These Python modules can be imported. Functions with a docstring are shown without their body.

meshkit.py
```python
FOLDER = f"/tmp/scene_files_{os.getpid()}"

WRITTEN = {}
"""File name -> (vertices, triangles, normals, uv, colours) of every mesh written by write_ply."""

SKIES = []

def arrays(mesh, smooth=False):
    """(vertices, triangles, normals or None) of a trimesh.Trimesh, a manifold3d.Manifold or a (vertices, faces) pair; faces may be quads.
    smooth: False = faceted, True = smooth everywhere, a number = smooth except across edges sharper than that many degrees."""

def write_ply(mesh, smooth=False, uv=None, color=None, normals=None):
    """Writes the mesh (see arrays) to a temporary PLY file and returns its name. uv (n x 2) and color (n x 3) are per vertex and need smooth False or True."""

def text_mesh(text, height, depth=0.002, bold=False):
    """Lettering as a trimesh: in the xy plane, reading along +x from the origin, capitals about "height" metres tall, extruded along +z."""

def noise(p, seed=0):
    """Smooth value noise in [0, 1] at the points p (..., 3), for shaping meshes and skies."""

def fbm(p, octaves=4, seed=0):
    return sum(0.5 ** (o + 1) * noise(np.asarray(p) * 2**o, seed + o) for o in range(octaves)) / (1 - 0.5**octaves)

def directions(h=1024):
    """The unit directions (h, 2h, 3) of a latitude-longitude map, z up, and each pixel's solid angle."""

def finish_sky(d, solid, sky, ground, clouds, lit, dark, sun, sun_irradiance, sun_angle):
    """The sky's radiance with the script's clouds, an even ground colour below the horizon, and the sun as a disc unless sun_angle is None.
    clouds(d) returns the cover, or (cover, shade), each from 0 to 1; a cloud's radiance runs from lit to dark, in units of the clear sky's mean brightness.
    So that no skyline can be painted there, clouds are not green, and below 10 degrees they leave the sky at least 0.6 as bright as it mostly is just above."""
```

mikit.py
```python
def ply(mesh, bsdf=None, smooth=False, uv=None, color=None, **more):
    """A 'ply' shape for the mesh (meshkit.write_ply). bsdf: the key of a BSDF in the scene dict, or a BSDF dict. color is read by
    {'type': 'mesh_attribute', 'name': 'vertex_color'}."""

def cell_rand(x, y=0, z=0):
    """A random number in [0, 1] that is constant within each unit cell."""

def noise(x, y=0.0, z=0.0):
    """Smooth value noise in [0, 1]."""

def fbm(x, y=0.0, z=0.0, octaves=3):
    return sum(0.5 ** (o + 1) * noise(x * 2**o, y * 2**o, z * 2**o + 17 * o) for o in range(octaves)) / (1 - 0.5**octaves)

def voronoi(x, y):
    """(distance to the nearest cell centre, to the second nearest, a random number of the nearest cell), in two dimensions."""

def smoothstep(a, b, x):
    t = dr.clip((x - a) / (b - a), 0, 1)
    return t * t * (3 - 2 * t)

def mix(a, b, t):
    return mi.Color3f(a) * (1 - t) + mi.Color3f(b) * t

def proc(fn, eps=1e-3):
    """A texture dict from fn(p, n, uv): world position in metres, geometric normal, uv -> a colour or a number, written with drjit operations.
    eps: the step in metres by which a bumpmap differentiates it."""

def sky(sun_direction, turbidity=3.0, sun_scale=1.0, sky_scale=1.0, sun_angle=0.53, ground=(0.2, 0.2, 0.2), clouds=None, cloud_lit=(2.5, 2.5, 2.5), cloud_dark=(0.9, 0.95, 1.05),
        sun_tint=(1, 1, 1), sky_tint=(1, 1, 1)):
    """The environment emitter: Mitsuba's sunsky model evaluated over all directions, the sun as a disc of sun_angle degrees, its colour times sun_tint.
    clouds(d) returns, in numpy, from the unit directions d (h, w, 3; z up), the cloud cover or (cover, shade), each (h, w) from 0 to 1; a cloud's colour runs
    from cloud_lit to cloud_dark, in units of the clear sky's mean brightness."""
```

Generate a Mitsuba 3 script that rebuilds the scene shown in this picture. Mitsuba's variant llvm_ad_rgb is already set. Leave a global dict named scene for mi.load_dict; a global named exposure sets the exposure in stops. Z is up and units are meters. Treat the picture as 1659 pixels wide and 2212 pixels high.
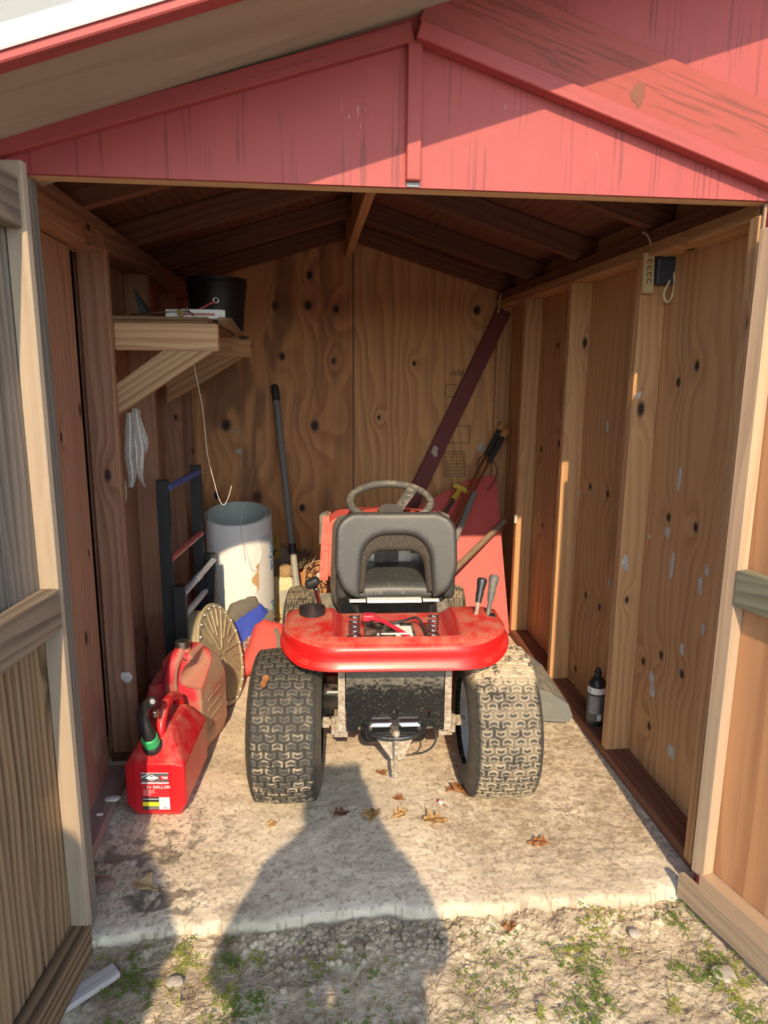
import math, numpy as np, trimesh, mitsuba as mi, drjit as dr, mikit, meshkit
from mikit import noise, fbm, voronoi, cell_rand, smoothstep, mix
import manifold3d as m3
from shapely.geometry import Polygon, LineString, Point
from shapely import affinity
rng = np.random.default_rng(7)
T = mi.ScalarTransform4f
scene = {'type': 'scene'}
labels = {}
# ------------------------------------------------------------------ camera, sky, sun, exposure
_f, _pitch, _yaw, _roll = 1494.95, 0.1974945, 0.109902, 0.007986
CAM = np.array([0, 0, 1.40])
_fw = np.array([math.sin(_yaw) * math.cos(_pitch), math.cos(_yaw) * math.cos(_pitch), -math.sin(_pitch)])
_r = np.array([math.cos(_yaw), -math.sin(_yaw), 0.0]); _u = np.cross(_r, _fw)
_up = -math.sin(_roll) * _r + math.cos(_roll) * _u
scene['camera'] = {'type': 'perspective', 'fov': 2 * math.degrees(math.atan(829.5 / _f)), 'fov_axis': 'x', 'near_clip': 0.02, 'far_clip': 200.0,
                   'to_world': T().look_at(origin=CAM.tolist(), target=(CAM + _fw).tolist(), up=_up.tolist())}
SUN = np.array([-0.05, -1.0, 0.61])
scene['sky'] = mikit.sky(SUN.tolist(), turbidity=3.2, sun_scale=1.0, sky_scale=3.4, ground=(0.36, 0.31, 0.23), sun_tint=(1.0, 0.965, 0.89), sky_tint=(1.0, 1.0, 1.0))
exposure = 1.93

# ------------------------------------------------------------------ scene helpers
def numbered(k):
    if k not in scene and k not in labels and not any(q.startswith(k + '__') for q in scene): return k
    i = 1
    while True:
        q = f'{k}_{i:03d}'
        if q not in scene and q not in labels and not any(z.startswith(q + '__') for z in scene): return q
        i += 1
def thing(name, label, cat, group=None, kind=None):
    k = numbered(name)
    labels[k] = {'label': label, 'category': cat}
    if group: labels[k]['group'] = group
    if kind: labels[k]['kind'] = kind
    return k
def obj(name, mesh, mat, parent=None, label=None, cat=None, group=None, kind=None, smooth=False, uv=None, color=None, M=None):
    k = numbered((parent + '__' + name) if parent else name)
    if isinstance(mesh, UM): uv = mesh.uv; mesh = mesh.m; smooth = False
    if hasattr(mesh, 'to_mesh'):
        q = mesh.to_mesh(); mesh = trimesh.Trimesh(q.vert_properties[:, :3], q.tri_verts, process=False)
    if M is not None:
        mesh = mesh.copy(); mesh.apply_transform(M)
    scene[k] = mikit.ply(mesh, mat, smooth=smooth, uv=uv, color=color)
    d = {}
    if label: d['label'] = label
    if cat: d['category'] = cat
    if group: d['group'] = group
    if kind: d['kind'] = kind
    if d: labels[k] = d
    return k
class UM:
    def __init__(s, m, uv): s.m, s.uv = m, uv
def cat_um(l):
    return UM(trimesh.util.concatenate([a.m for a in l]), np.vstack([a.uv for a in l]))
def xf(m, M):
    if isinstance(m, UM): return UM(xf(m.m, M), m.uv)
    m = m.copy(); m.apply_transform(M); return m
def mat4(R=None, t=(0, 0, 0)):
    M = np.eye(4)
    if R is not None: M[:3, :3] = R
    M[:3, 3] = t; return M
def rot(ax, deg):
    return trimesh.transformations.rotation_matrix(math.radians(deg), ax)
_bid = [0]
def board(c, L, W, t_, lx, wx, seed=None, bev=0.0025, um=None):
    """Bevelled board: centre c, length L along lx, width W along wx, thickness t_; uv = (across, along) in metres plus 10 per board."""
    lx = np.array(lx, float); lx /= np.linalg.norm(lx); wx = np.array(wx, float); wx -= lx * (wx @ lx); wx /= np.linalg.norm(wx); tx = np.cross(lx, wx)
    h = np.array([L, W, t_]) / 2; pts = []
    for s in np.ndindex(2, 2, 2):
        sg = np.array(s) * 2 - 1
        for k in range(3):
            q = sg * (h - bev); q[k] = sg[k] * h[k]; pts.append(q)
    m = trimesh.convex.convex_hull(np.array(pts))
    v = m.vertices[m.faces.reshape(-1)]; n = np.repeat(m.face_normals, 3, 0)
    if seed is None: _bid[0] += 1; seed = _bid[0]
    a = np.abs(n)
    uc = np.where(a[:, 2] > 0.6, v[:, 1], np.where(a[:, 1] > 0.6, v[:, 2] + W * .7, v[:, 1]))
    vc = np.where(a[:, 0] > 0.6, v[:, 2] * 1.0, v[:, 0])
    uv = np.stack([uc + 5 + 10 * seed, vc + (um or 0)], 1)
    R = np.stack([lx, wx, tx], 1)
    return UM(trimesh.Trimesh(v @ R.T + np.array(c), np.arange(len(v)).reshape(-1, 3), process=False), uv)
def abox(x0, x1, y0, y1, z0, z1, along='z', seed=None, bev=0.0025):
    """Axis-aligned board whose grain runs along the named axis."""
    lo, hi = np.array([x0, y0, z0]), np.array([x1, y1, z1]); d = hi - lo; i = 'xyz'.index(along)
    o = [k for k in range(3) if k != i]; o.sort(key=lambda k: -d[k])
    e = np.eye(3)
    return board((lo + hi) / 2, d[i], d[o[0]], d[o[1]], e[i], e[o[0]], seed, bev)
def plate_poly(poly, org, ux, vx, t_, seed=0, worlduv=True):
    """Sheet from a shapely polygon in (a, b) coordinates: org + a*ux + b*vx, extruded t_ along ux x vx. uv = (a, b)."""
    m = trimesh.creation.extrude_polygon(poly, t_, engine='earcut')
    ux, vx = np.array(ux, float), np.array(vx, float); R = np.stack([ux, vx, np.cross(ux, vx)], 1)
    v = m.vertices[m.faces.reshape(-1)]
    uv = v[:, :2] + np.array([5 + 10 * seed, 0])
    return UM(trimesh.Trimesh(v @ R.T + np.array(org), np.arange(len(v)).reshape(-1, 3), process=False), uv)
def box(x, y, z, c=(0, 0, 0)):
    m = trimesh.creation.box((x, y, z)); m.apply_translation(c); return m
def rbox(x, y, z, r, c=(0, 0, 0), sub=2):
    s = trimesh.creation.icosphere(sub, r); h = np.array([x, y, z]) / 2 - r
    p = np.vstack([s.vertices + h * (np.array(q) * 2 - 1) for q in np.ndindex(2, 2, 2)])
    m = trimesh.convex.convex_hull(p); m.apply_translation(c); return m
def hull(pts): return trimesh.convex.convex_hull(np.array(pts, float))
def tube(pts, r, n=10, closed=False, caps=True):
    p = np.array(pts, float); k = len(p); r = np.broadcast_to(r, (k,))
    t = np.gradient(p, axis=0) if not closed else np.roll(p, -1, 0) - np.roll(p, 1, 0)
    t /= np.linalg.norm(t, axis=1, keepdims=True) + 1e-12
    a = np.cross(t[0], [0, 0, 1.0]); a = a if np.linalg.norm(a) > .1 else np.cross(t[0], [1.0, 0, 0])
    a /= np.linalg.norm(a); A = [a]
    for i in range(1, k):
        a = A[-1] - t[i] * (A[-1] @ t[i]); A.append(a / np.linalg.norm(a))
    A = np.array(A); B = np.cross(t, A); g = np.arange(n) * 2 * math.pi / n
    v = p[:, None] + r[:, None, None] * (np.cos(g)[None, :, None] * A[:, None] + np.sin(g)[None, :, None] * B[:, None])
    f = []
    for i in range(k if closed else k - 1):
        i2 = (i + 1) % k
        for j in range(n):
            q = [i * n + j, i * n + (j + 1) % n, i2 * n + (j + 1) % n, i2 * n + j]; f += [[q[0], q[1], q[2]], [q[0], q[2], q[3]]]
    V = v.reshape(-1, 3)
    if caps and not closed:
        V = np.vstack([V, p[:1], p[-1:]]); c0, c1 = k * n, k * n + 1
        for j in range(n):
            f.append([c0, (j + 1) % n, j]); f.append([c1, (k - 1) * n + j, (k - 1) * n + (j + 1) % n])
    m = trimesh.Trimesh(V, f, process=False); return m
def curve(pts, n=24):
    from scipy.interpolate import CubicSpline
    p = np.array(pts, float); s = np.r_[0, np.cumsum(np.linalg.norm(np.diff(p, axis=0), axis=1))]
    return CubicSpline(s, p)(np.linspace(0, s[-1], n))
def rod(a, b, r, n=14): return tube([a, b], r, n)
def lathe(prof, c=(0, 0, 0), ax=(0, 0, 1), n=40):
    """prof: (radius, height) pairs; revolved about +z, then turned to ax and moved to c."""
    m = trimesh.creation.revolve(np.array(prof, float), sections=n)
    m.apply_transform(trimesh.geometry.align_vectors([0, 0, 1], np.array(ax, float) / np.linalg.norm(ax))); m.apply_translation(c); return m
def cat(*l): return trimesh.util.concatenate([q for q in l])
def grid_mesh(P, closed_u=False):
    """P (a, b, 3) points -> quads."""
    a, b = P.shape[:2]; i, j = np.meshgrid(np.arange(a if closed_u else a - 1), np.arange(b - 1), indexing='ij'); i2 = (i + 1) % a
    q = np.stack([i * b + j, i2 * b + j, i2 * b + j + 1, i * b + j + 1], -1).reshape(-1, 4)
    return trimesh.Trimesh(P.reshape(-1, 3), np.vstack([q[:, [0, 1, 2]], q[:, [0, 2, 3]]]), process=False)

# ------------------------------------------------------------------ materials
def principled(key, color, rough=0.6, metallic=0.0, two=True, bump=None, **kw):
    c = {'type': 'rgb', 'value': list(color)} if isinstance(color, (tuple, list)) else color
    b = {'type': 'principled', 'base_color': c, 'roughness': rough, 'metallic': metallic, **kw}
    if bump: b = {'type': 'bumpmap', 'arbitrary': {**mikit.proc(bump[0], bump[2] if len(bump) > 2 else 1e-3)}, 'scale': bump[1], 'bsdf': b}
    scene[key] = {'type': 'twosided', 'bsdf': b} if two else b
def C(*c): return mi.Color3f(*c)
def wood_fn(cl, cd, ck=(0.03, 0.015, 0.01), knot_thr=0.72, knots=None, ringf=30.0, contrast=0.8, gray=0.0, stain=None):
    def fn(p, n, uv):
        i = dr.floor(uv.x / 10); u = uv.x - i * 10 - 5; v = uv.y
        r1, r2, r3 = cell_rand(i, 3), cell_rand(i, 5), cell_rand(i, 9)
        U, V = u + r1 * 3.7, v + r2 * 9.3
        halo, kd = mi.Float(0), mi.Float(0)
        if knots is None:
            f, s, w = voronoi(U / 0.17, V / 0.36)
            on = dr.select(w > knot_thr, 1.0, 0.0); sz = 0.6 + 0.8 * (w - knot_thr) / (1 - knot_thr)
            q = dr.square(f / (0.06 * sz)); kd = on * dr.exp(-q * q); halo = on * dr.exp(-q * 0.09)
        else:
            for (ku, kv, kr) in knots:
                q = dr.square((u - ku) / kr) + dr.square((v - kv) / (kr * 1.3)); kd = dr.maximum(kd, dr.exp(-q * q)); halo = dr.maximum(halo, dr.exp(-q * 0.05))
        F = U * ringf + 6.5 * fbm(U * 3.1, V * 0.55, 3.0, octaves=3) + 1.3 * halo + 0.5 * noise(U * 24, V * 5.0)
        t = F - dr.floor(F)
        ring = smoothstep(0.1, 0.85, t) * (1 - smoothstep(0.88, 1.0, t))
        fine = noise(U * 420, V * 7.0); broad = fbm(U * 2.0, V * 0.7, 9.0)
        a = dr.clip(contrast * ring * (0.45 + 0.5 * broad) + 0.34 * (fine - 0.5) + 0.45 * (noise(U * 60, V * 1.3, 5.0) - 0.5) + 0.6 * (broad - 0.5) + 0.18 * halo, 0, 1)
        c = mix(cl, cd, a) * (0.82 + 0.36 * r3)
        if gray > 0: c = mix(c, (0.30, 0.25, 0.20), gray * smoothstep(0.35, 0.7, fbm(U * 5, V * 1.1, 2.0)))
        c = mix(c, ck, dr.clip(kd * 1.1, 0, 1))
        if stain: c = stain(c, p)
        return c
    return fn
_kn_back = [(a, b, r * .62) for a, b, r in [(0.009, 1.768, .035), (-.17, 1.765, .032), (-.464, 1.106, .045), (.039, 1.101, .04), (-.14, 1.49, .03), (.148, 1.467, .022), (-.301, .69, .045), (.97, 1.76, .035), (.613, 1.458, .018),
            (.165, 1.751, .03), (-.04, .62, .03), (-.53, .70, .03), (.41, 1.15, .016), (-.40, .64, .02), (.02, 1.93, .03)]]
_kn_right = [(a, b, .0125) for a, b in [(3.225, 1.536), (3.381, 1.032), (3.14, 1.084), (2.575, .941), (2.748, .942), (2.105, .946), (1.943, .948), (2.309, .847), (2.72, .478), (2.576, .474), (2.775, .117), (2.073, .479), (2.187, .407), (1.939, .471), (2.277, .317), (3.306, .654), (2.109, .2), (2.02, 1.43), (2.12, 1.38)]]
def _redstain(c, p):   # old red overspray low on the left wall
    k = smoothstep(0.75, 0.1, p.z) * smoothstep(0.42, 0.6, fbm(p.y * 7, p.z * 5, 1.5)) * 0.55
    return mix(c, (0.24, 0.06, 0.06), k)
principled('pine', mikit.proc(wood_fn((0.48, 0.265, 0.125), (0.31, 0.145, 0.064))), 0.7)
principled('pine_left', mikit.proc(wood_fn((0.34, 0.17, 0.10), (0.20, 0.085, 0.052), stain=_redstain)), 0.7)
principled('pine_light', mikit.proc(wood_fn((0.66, 0.42, 0.22), (0.48, 0.26, 0.12))), 0.7)
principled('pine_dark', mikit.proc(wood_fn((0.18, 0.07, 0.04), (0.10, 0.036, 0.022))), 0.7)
principled('ply_right', mikit.proc(wood_fn((0.45, 0.245, 0.115), (0.29, 0.135, 0.062), knots=_kn_right, ringf=16)), 0.65)
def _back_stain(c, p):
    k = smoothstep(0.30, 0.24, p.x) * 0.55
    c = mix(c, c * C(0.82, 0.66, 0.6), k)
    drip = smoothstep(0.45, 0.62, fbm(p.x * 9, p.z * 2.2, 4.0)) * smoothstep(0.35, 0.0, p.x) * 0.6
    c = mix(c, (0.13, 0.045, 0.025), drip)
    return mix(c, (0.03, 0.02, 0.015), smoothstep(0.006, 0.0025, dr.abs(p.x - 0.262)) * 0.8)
principled('ply_back', mikit.proc(wood_fn((0.56, 0.30, 0.13), (0.36, 0.15, 0.06), ck=(0.02, 0.01, 0.008), knots=_kn_back, ringf=13, stain=_back_stain)), 0.65)
principled('weathered', mikit.proc(wood_fn((0.22, 0.185, 0.15), (0.11, 0.09, 0.073), knot_thr=0.88, ringf=45, contrast=0.9)), 0.85)
principled('weathered_warm', mikit.proc(wood_fn((0.30, 0.195, 0.105), (0.09, 0.052, 0.027), knot_thr=0.9, ringf=40, contrast=1.1)), 0.85)
principled('cream_wood', mikit.proc(wood_fn((0.46, 0.36, 0.265), (0.33, 0.24, 0.165), knot_thr=0.9, ringf=25, contrast=0.5)), 0.8)
principled('jamb_wood', mikit.proc(wood_fn((0.50, 0.34, 0.22), (0.27, 0.18, 0.12), knot_thr=0.88, ringf=30, gray=0.6)), 0.8)
principled('soffit_ply', mikit.proc(wood_fn((0.36, 0.29, 0.215), (0.27, 0.20, 0.145), knot_thr=0.97, ringf=8, contrast=0.5)), 0.8)
def _redpaint(base, groove, chips):
    def fn(p, n, uv):
        i = dr.floor(uv.x / 10); u = uv.x - i * 10; v = uv.y
        g = smoothstep(0.66, 0.80, noise(u * 210 + 1.5 * fbm(u * 9, v * 1.2), v * 6.0)) * smoothstep(0.40, 0.62, fbm(u * 30, v * 3.5, 4.0)) * groove
        c = mix(base, (base[0] * 0.45, base[1] * 0.5, base[2] * 0.6), g)
        c = c * (0.9 + 0.2 * fbm(u * 6, v * 3.0, 2.0))
        if chips:
            ch = smoothstep(0.74, 0.78, noise(u * 200, v * 60, 3.0)) * smoothstep(0.55, 0.68, fbm(u * 9, v * 6, 7.0)) * smoothstep(2.0, 1.84, p.z) * smoothstep(-.15, .15, p.x)
            c = mix(c, (0.62, 0.5, 0.36), ch)
        return c
    return fn
principled('red_siding', mikit.proc(_redpaint((0.345, 0.058, 0.056), 0.6, True)), 0.6)
principled('red_board', mikit.proc(_redpaint((0.335, 0.056, 0.053), 0.35, False)), 0.6)
def _rough(p, n, uv):
    i = dr.floor(uv.x / 10); u = uv.x - i * 10; v = uv.y
    t = fbm(u * 160, v * 8, 2.0, octaves=3); k = smoothstep(.5, .75, t) * (.4 + .6 * smoothstep(.35, .6, fbm(u * 14, v * 3, 5.0)))
    return mix((0.31, 0.062, 0.05), (0.19, 0.045, 0.035), k)
principled('red_rough', mikit.proc(_rough), 0.75)
principled('knot_brown', (0.20, 0.07, 0.045), 0.8)
principled('dark_red', mikit.proc(_redpaint((0.16, 0.028, 0.03), 0.4, False)), 0.6)
principled('panel_red', mikit.proc(_redpaint((0.52, 0.075, 0.07), 0.0, False)), 0.5)
principled('purple_paint', (0.16, 0.06, 0.075), 0.6)
principled('white_metal', (0.82, 0.84, 0.84), 0.4)
principled('gray_metal', (0.30, 0.315, 0.32), 0.9, specular=0.05)
def _slab(p, n, uv):
    x, y = p.x, p.y
    a = fbm(x * 6, y * 6, p.z * 6, octaves=4); b = fbm(x * 28, y * 28, p.z * 60, octaves=3); sp = noise(x * 230, y * 230, p.z * 230)
    c = mix((0.70, 0.605, 0.475), (0.57, 0.485, 0.37), smoothstep(0.35, 0.7, a))
    c = c * (0.86 + 0.28 * b) * (0.93 + 0.14 * sp)
    dirt_l = smoothstep(-0.05, -0.5, x) * smoothstep(2.35, 1.7, y)      # black soil strewn inside the left corner
    k = smoothstep(0.50, 0.66, fbm(x * 30, y * 30, 8.0, octaves=4)) * (0.10 + 0.75 * dirt_l * smoothstep(.42, .56, fbm(x * 9, y * 9, 3.3)))
    c = mix(c, (0.10, 0.082, 0.065), dr.clip(k, 0, 1))
    dry = smoothstep(0.25, 0.6, x) * smoothstep(1.65, 1.85, y)          # brown chaff on the right
    c = mix(c, (0.27, 0.19, 0.12), dry * smoothstep(0.46, 0.66, fbm(x * 45, y * 60, 6.0, octaves=4)) * 0.55)
    rl = smoothstep(0.72, 0.80, noise(x * 120, y * 120, 9.0))
    c = mix(c, (0.2, 0.14, 0.09), rl * 0.4)
    rip = smoothstep(0.5, 0.75, noise(x * 14, y * 95, 3.0)) * smoothstep(0.35, 0.55, x) * smoothstep(1.95, 1.75, y)
    return mix(c, c * 0.82, rip)
principled('slab_mat', mikit.proc(_slab), 0.9, bump=(lambda p, n, uv: fbm(p.x * 60, p.y * 60, p.z * 60, octaves=3), 0.004))
def _soil(p, n, uv):
    x, y = p.x, p.y
    a = fbm(x * 9, y * 9, 1.0, octaves=4); b = fbm(x * 45, y * 45, 2.0, octaves=3); s = noise(x * 260, y * 160, 3.0)
    c = mix((0.56, 0.47, 0.35), (0.37, 0.30, 0.22), smoothstep(0.38, 0.66, a))
    c = c * (0.72 + 0.56 * b) * (0.9 + 0.2 * s)
    return mix(c, (0.46, 0.38, 0.24), smoothstep(0.60, 0.75, noise(x * 75, y * 200, 6.0)) * 0.5)
principled('soil', mikit.proc(_soil), 0.95, bump=(lambda p, n, uv: fbm(p.x * 55, p.y * 55, 4.0, octaves=4), 0.012))
principled('vcol', {'type': 'mesh_attribute', 'name': 'vertex_color'}, 0.75)

# ------------------------------------------------------------------ ground and floor slab
def ground_noise(x, y, s, amp): return (meshkit.fbm(np.stack([x * s, y * s, x * 0], -1), 4, 3) - .5) * amp
def edge_y(x): return 1.588 + 0.010 * np.sin(x * 5.1 + 1) + 0.006 * np.sin(x * 13) + 0.0035 * np.sin(x * 31 + 2) + 0.002 * np.sin(x * 67) + .006 * (meshkit.fbm(np.stack([np.asarray(x) * 25, 0 * np.asarray(x), 0 * np.asarray(x)], -1), 3, 8) - .5)
gx, gy = np.meshgrid(np.linspace(-1.3, 1.7, 380), np.linspace(0.75, 1.64, 150), indexing='ij')
gz = -0.045 + ground_noise(gx, gy, 7, 0.02) + ground_noise(gx, gy, 30, 0.012) + 0.016 * np.exp(-((gy - edge_y(gx) + .03) / .05) ** 2) * (meshkit.noise(np.stack([gx * 60, gy * 60, gx * 0], -1)) * 1.2)
def ground_z(x, y):
    i = np.clip(((np.asarray(x) + 1.3) / 3.0 * 379).round().astype(int), 0, 379); j = np.clip(((np.asarray(y) - .75) / .89 * 149).round().astype(int), 0, 149)
    return gz[i, j]
near = grid_mesh(np.stack([gx, gy, gz], -1))
F = 40.0
strips = [(-F, F, -F, .75), (-F, -1.3, .75, F), (1.7, F, .75, F), (-1.3, 1.7, 1.64, F)]
far = cat(*[trimesh.Trimesh([[a, c, -.047], [b, c, -.047], [b, d, -.047], [a, d, -.047]], [[0, 1, 2], [0, 2, 3]], process=False) for a, b, c, d in strips])
obj('ground', cat(near, far), 'soil', None, 'bare dirt yard with dry straw in front of the shed slab', 'ground', kind='structure', smooth=True)
sx = np.linspace(-.80, 1.25, 320); prof = np.r_[np.array([-.004, -.002, 0, .006, .014, .03]), np.linspace(.05, 2.52, 300)]
X = np.repeat(sx[:, None], len(prof), 1); Y = edge_y(X) + prof[None]; Y = np.where(prof[None] > 1.5, 1.588 + prof[None], Y)
zz = np.interp(prof, [-.004, -.002, 0, .006, .014, .03, 3], [-.08, -.03, -.012, -.006, -.003, 0, 0])[None] + ground_noise(X, Y, 22, .006) * (prof[None] > .02) - 0.002
def slab_z(x, y): return 0.0
obj('floor', grid_mesh(np.stack([X, Y, zz], -1)), 'slab_mat', None, 'dusty tan concrete slab with a broken front edge', 'floor', kind='structure', smooth=True)

# ------------------------------------------------------------------ shed shell
XR, XL, YB, RIDGE, RZ, SL = 1.17, -0.73, 4.03, 0.22, 2.215, 0.30
def roof_z(x): return RZ - SL * abs(x - RIDGE)
W = thing('wall_right', 'right interior wall of bare plywood between studs, spotted with gray putty', 'wall', kind='structure')
obj('plywood', plate_poly(Polygon([(1.6, -.02), (YB, -.02), (YB, 1.945), (1.6, 1.945)]), (XR, 0, 0), (0, 1, 0), (0, 0, 1), .012), 'ply_right', W)
def fixuv(k): pass
obj('sill_plate', abox(1.08, XR, 1.63, YB, -.002, .037, 'y'), 'pine_dark', W)
for y in (2.259, 2.869, 3.479): obj('stud', abox(1.08, XR - .001, y - .019, y + .019, .037, 1.772, 'z'), 'pine', W)
obj('stud', abox(1.062, XR - .001, 1.625, 1.663, .037, 1.772, 'z'), 'pine', W)
obj('stud', abox(1.085, XR - .001, 3.985, 4.022, .037, 1.772, 'z'), 'pine', W)
obj('top_plate', abox(1.08, XR - .001, 1.66, YB - .01, 1.772, 1.81, 'y'), 'pine', W)
obj('top_plate', abox(1.083, XR - .001, 1.66, YB - .01, 1.811, 1.85, 'y'), 'pine_dark', W)
def blob(w, h, t_, seed, n=22):
    r = np.random.default_rng(seed); g = np.linspace(0, 2 * math.pi, n, endpoint=False)
    q = 1 + .16 * np.sin(2 * g + r.uniform(0, 6)) + .12 * np.sin(3 * g + r.uniform(0, 6)) + .08 * r.normal(size=n)
    o = np.stack([np.cos(g) * q * w / 2, np.sin(g) * q * h / 2], -1)
    return np.concatenate([[[0, 0, t_ * 1.3]], np.c_[o * .75, np.full(n, t_)], np.c_[o, np.zeros(n)]]), [[0, 1 + i, 1 + (i + 1) % n] for i in range(n)] + [f for i in range(n) for f in ([1 + i, 1 + n + i, 1 + n + (i + 1) % n], [1 + i, 1 + n + (i + 1) % n, 1 + (i + 1) % n])]
def patch(par, name, pos, ux, vx, w, h, seed, mat='putty', t_=.002):
    v, f = blob(w, h, t_, seed); ux, vx = np.array(ux, float), np.array(vx, float)
    V = np.array(pos) + v[:, :1] * ux + v[:, 1:2] * vx + v[:, 2:] * np.cross(ux, vx)
    return obj(name, trimesh.Trimesh(V, f, process=False), mat, par)
principled('putty', mikit.proc(lambda p, n, uv: mix((0.36, 0.32, 0.28), (0.55, 0.50, 0.44), noise(p.y * 160, p.z * 160, p.x * 160))), 0.9)
for i, (y, z, w, h) in enumerate([(2.059, 1.078, .022, .075), (2.871, .898, .05, .06), (2.103, .897, .03, .04), (2.056, .798, .025, .075), (2.214, .855, .012, .016), (1.886, .782, .03, .05), (1.861, .835, .022, .035), (1.849, .656, .022, .03), (1.95, .55, .022, .045), (2.118, .372, .032, .062), (2.109, .335, .03, .06), (1.956, .192, .05, .04), (2.62, 1.2, .02, .05), (2.5, .6, .02, .03)]):
    patch(W, 'putty_patch', (XR - .0012, y, z), (0, -1, 0), (0, 0, 1), w, h, 10 + i)
patch(W, 'putty_patch', (1.1, 2.239, .755), (1, 0, 0), (0, 0, 1), .03, .05, 40)
patch(W, 'putty_patch', (1.1, 2.239, 1.335), (1, 0, 0), (0, 0, 1), .022, .025, 41)

W = thing('wall_left', 'left interior wall of reddish boards with a dark gap beside the first stud', 'wall', kind='structure')
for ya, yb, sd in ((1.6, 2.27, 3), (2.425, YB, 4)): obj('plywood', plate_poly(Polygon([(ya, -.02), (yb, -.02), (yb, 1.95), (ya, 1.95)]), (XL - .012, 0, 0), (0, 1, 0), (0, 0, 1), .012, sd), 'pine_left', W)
obj('siding', abox(XL - .085, XL - .070, 1.63, YB, -.02, 1.92, 'z'), 'pine_dark', W)
obj('plank', abox(XL + .002, XL + .032, 1.68, 2.262, .037, 1.765, 'z', bev=.004), 'pine_left', W)
obj('sill_plate', abox(XL, -.64, 1.66, 2.31, -.002, .036, 'y'), 'purple_wood', W, 'purple stained plate on the slab')
obj('sill_plate', abox(XL, -.64, 2.4, YB, -.002, .036, 'y'), 'pine_dark', W)
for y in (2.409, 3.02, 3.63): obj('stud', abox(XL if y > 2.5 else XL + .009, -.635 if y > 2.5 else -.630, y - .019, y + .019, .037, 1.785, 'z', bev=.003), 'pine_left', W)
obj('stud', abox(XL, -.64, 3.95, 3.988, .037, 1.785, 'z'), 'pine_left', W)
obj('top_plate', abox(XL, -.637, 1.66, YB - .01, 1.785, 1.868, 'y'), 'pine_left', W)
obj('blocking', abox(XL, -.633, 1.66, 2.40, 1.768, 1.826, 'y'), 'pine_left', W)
principled('purple_wood', mikit.proc(wood_fn((0.27, 0.15, 0.14), (0.13, 0.065, 0.065), gray=.5)), 0.8)
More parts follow.
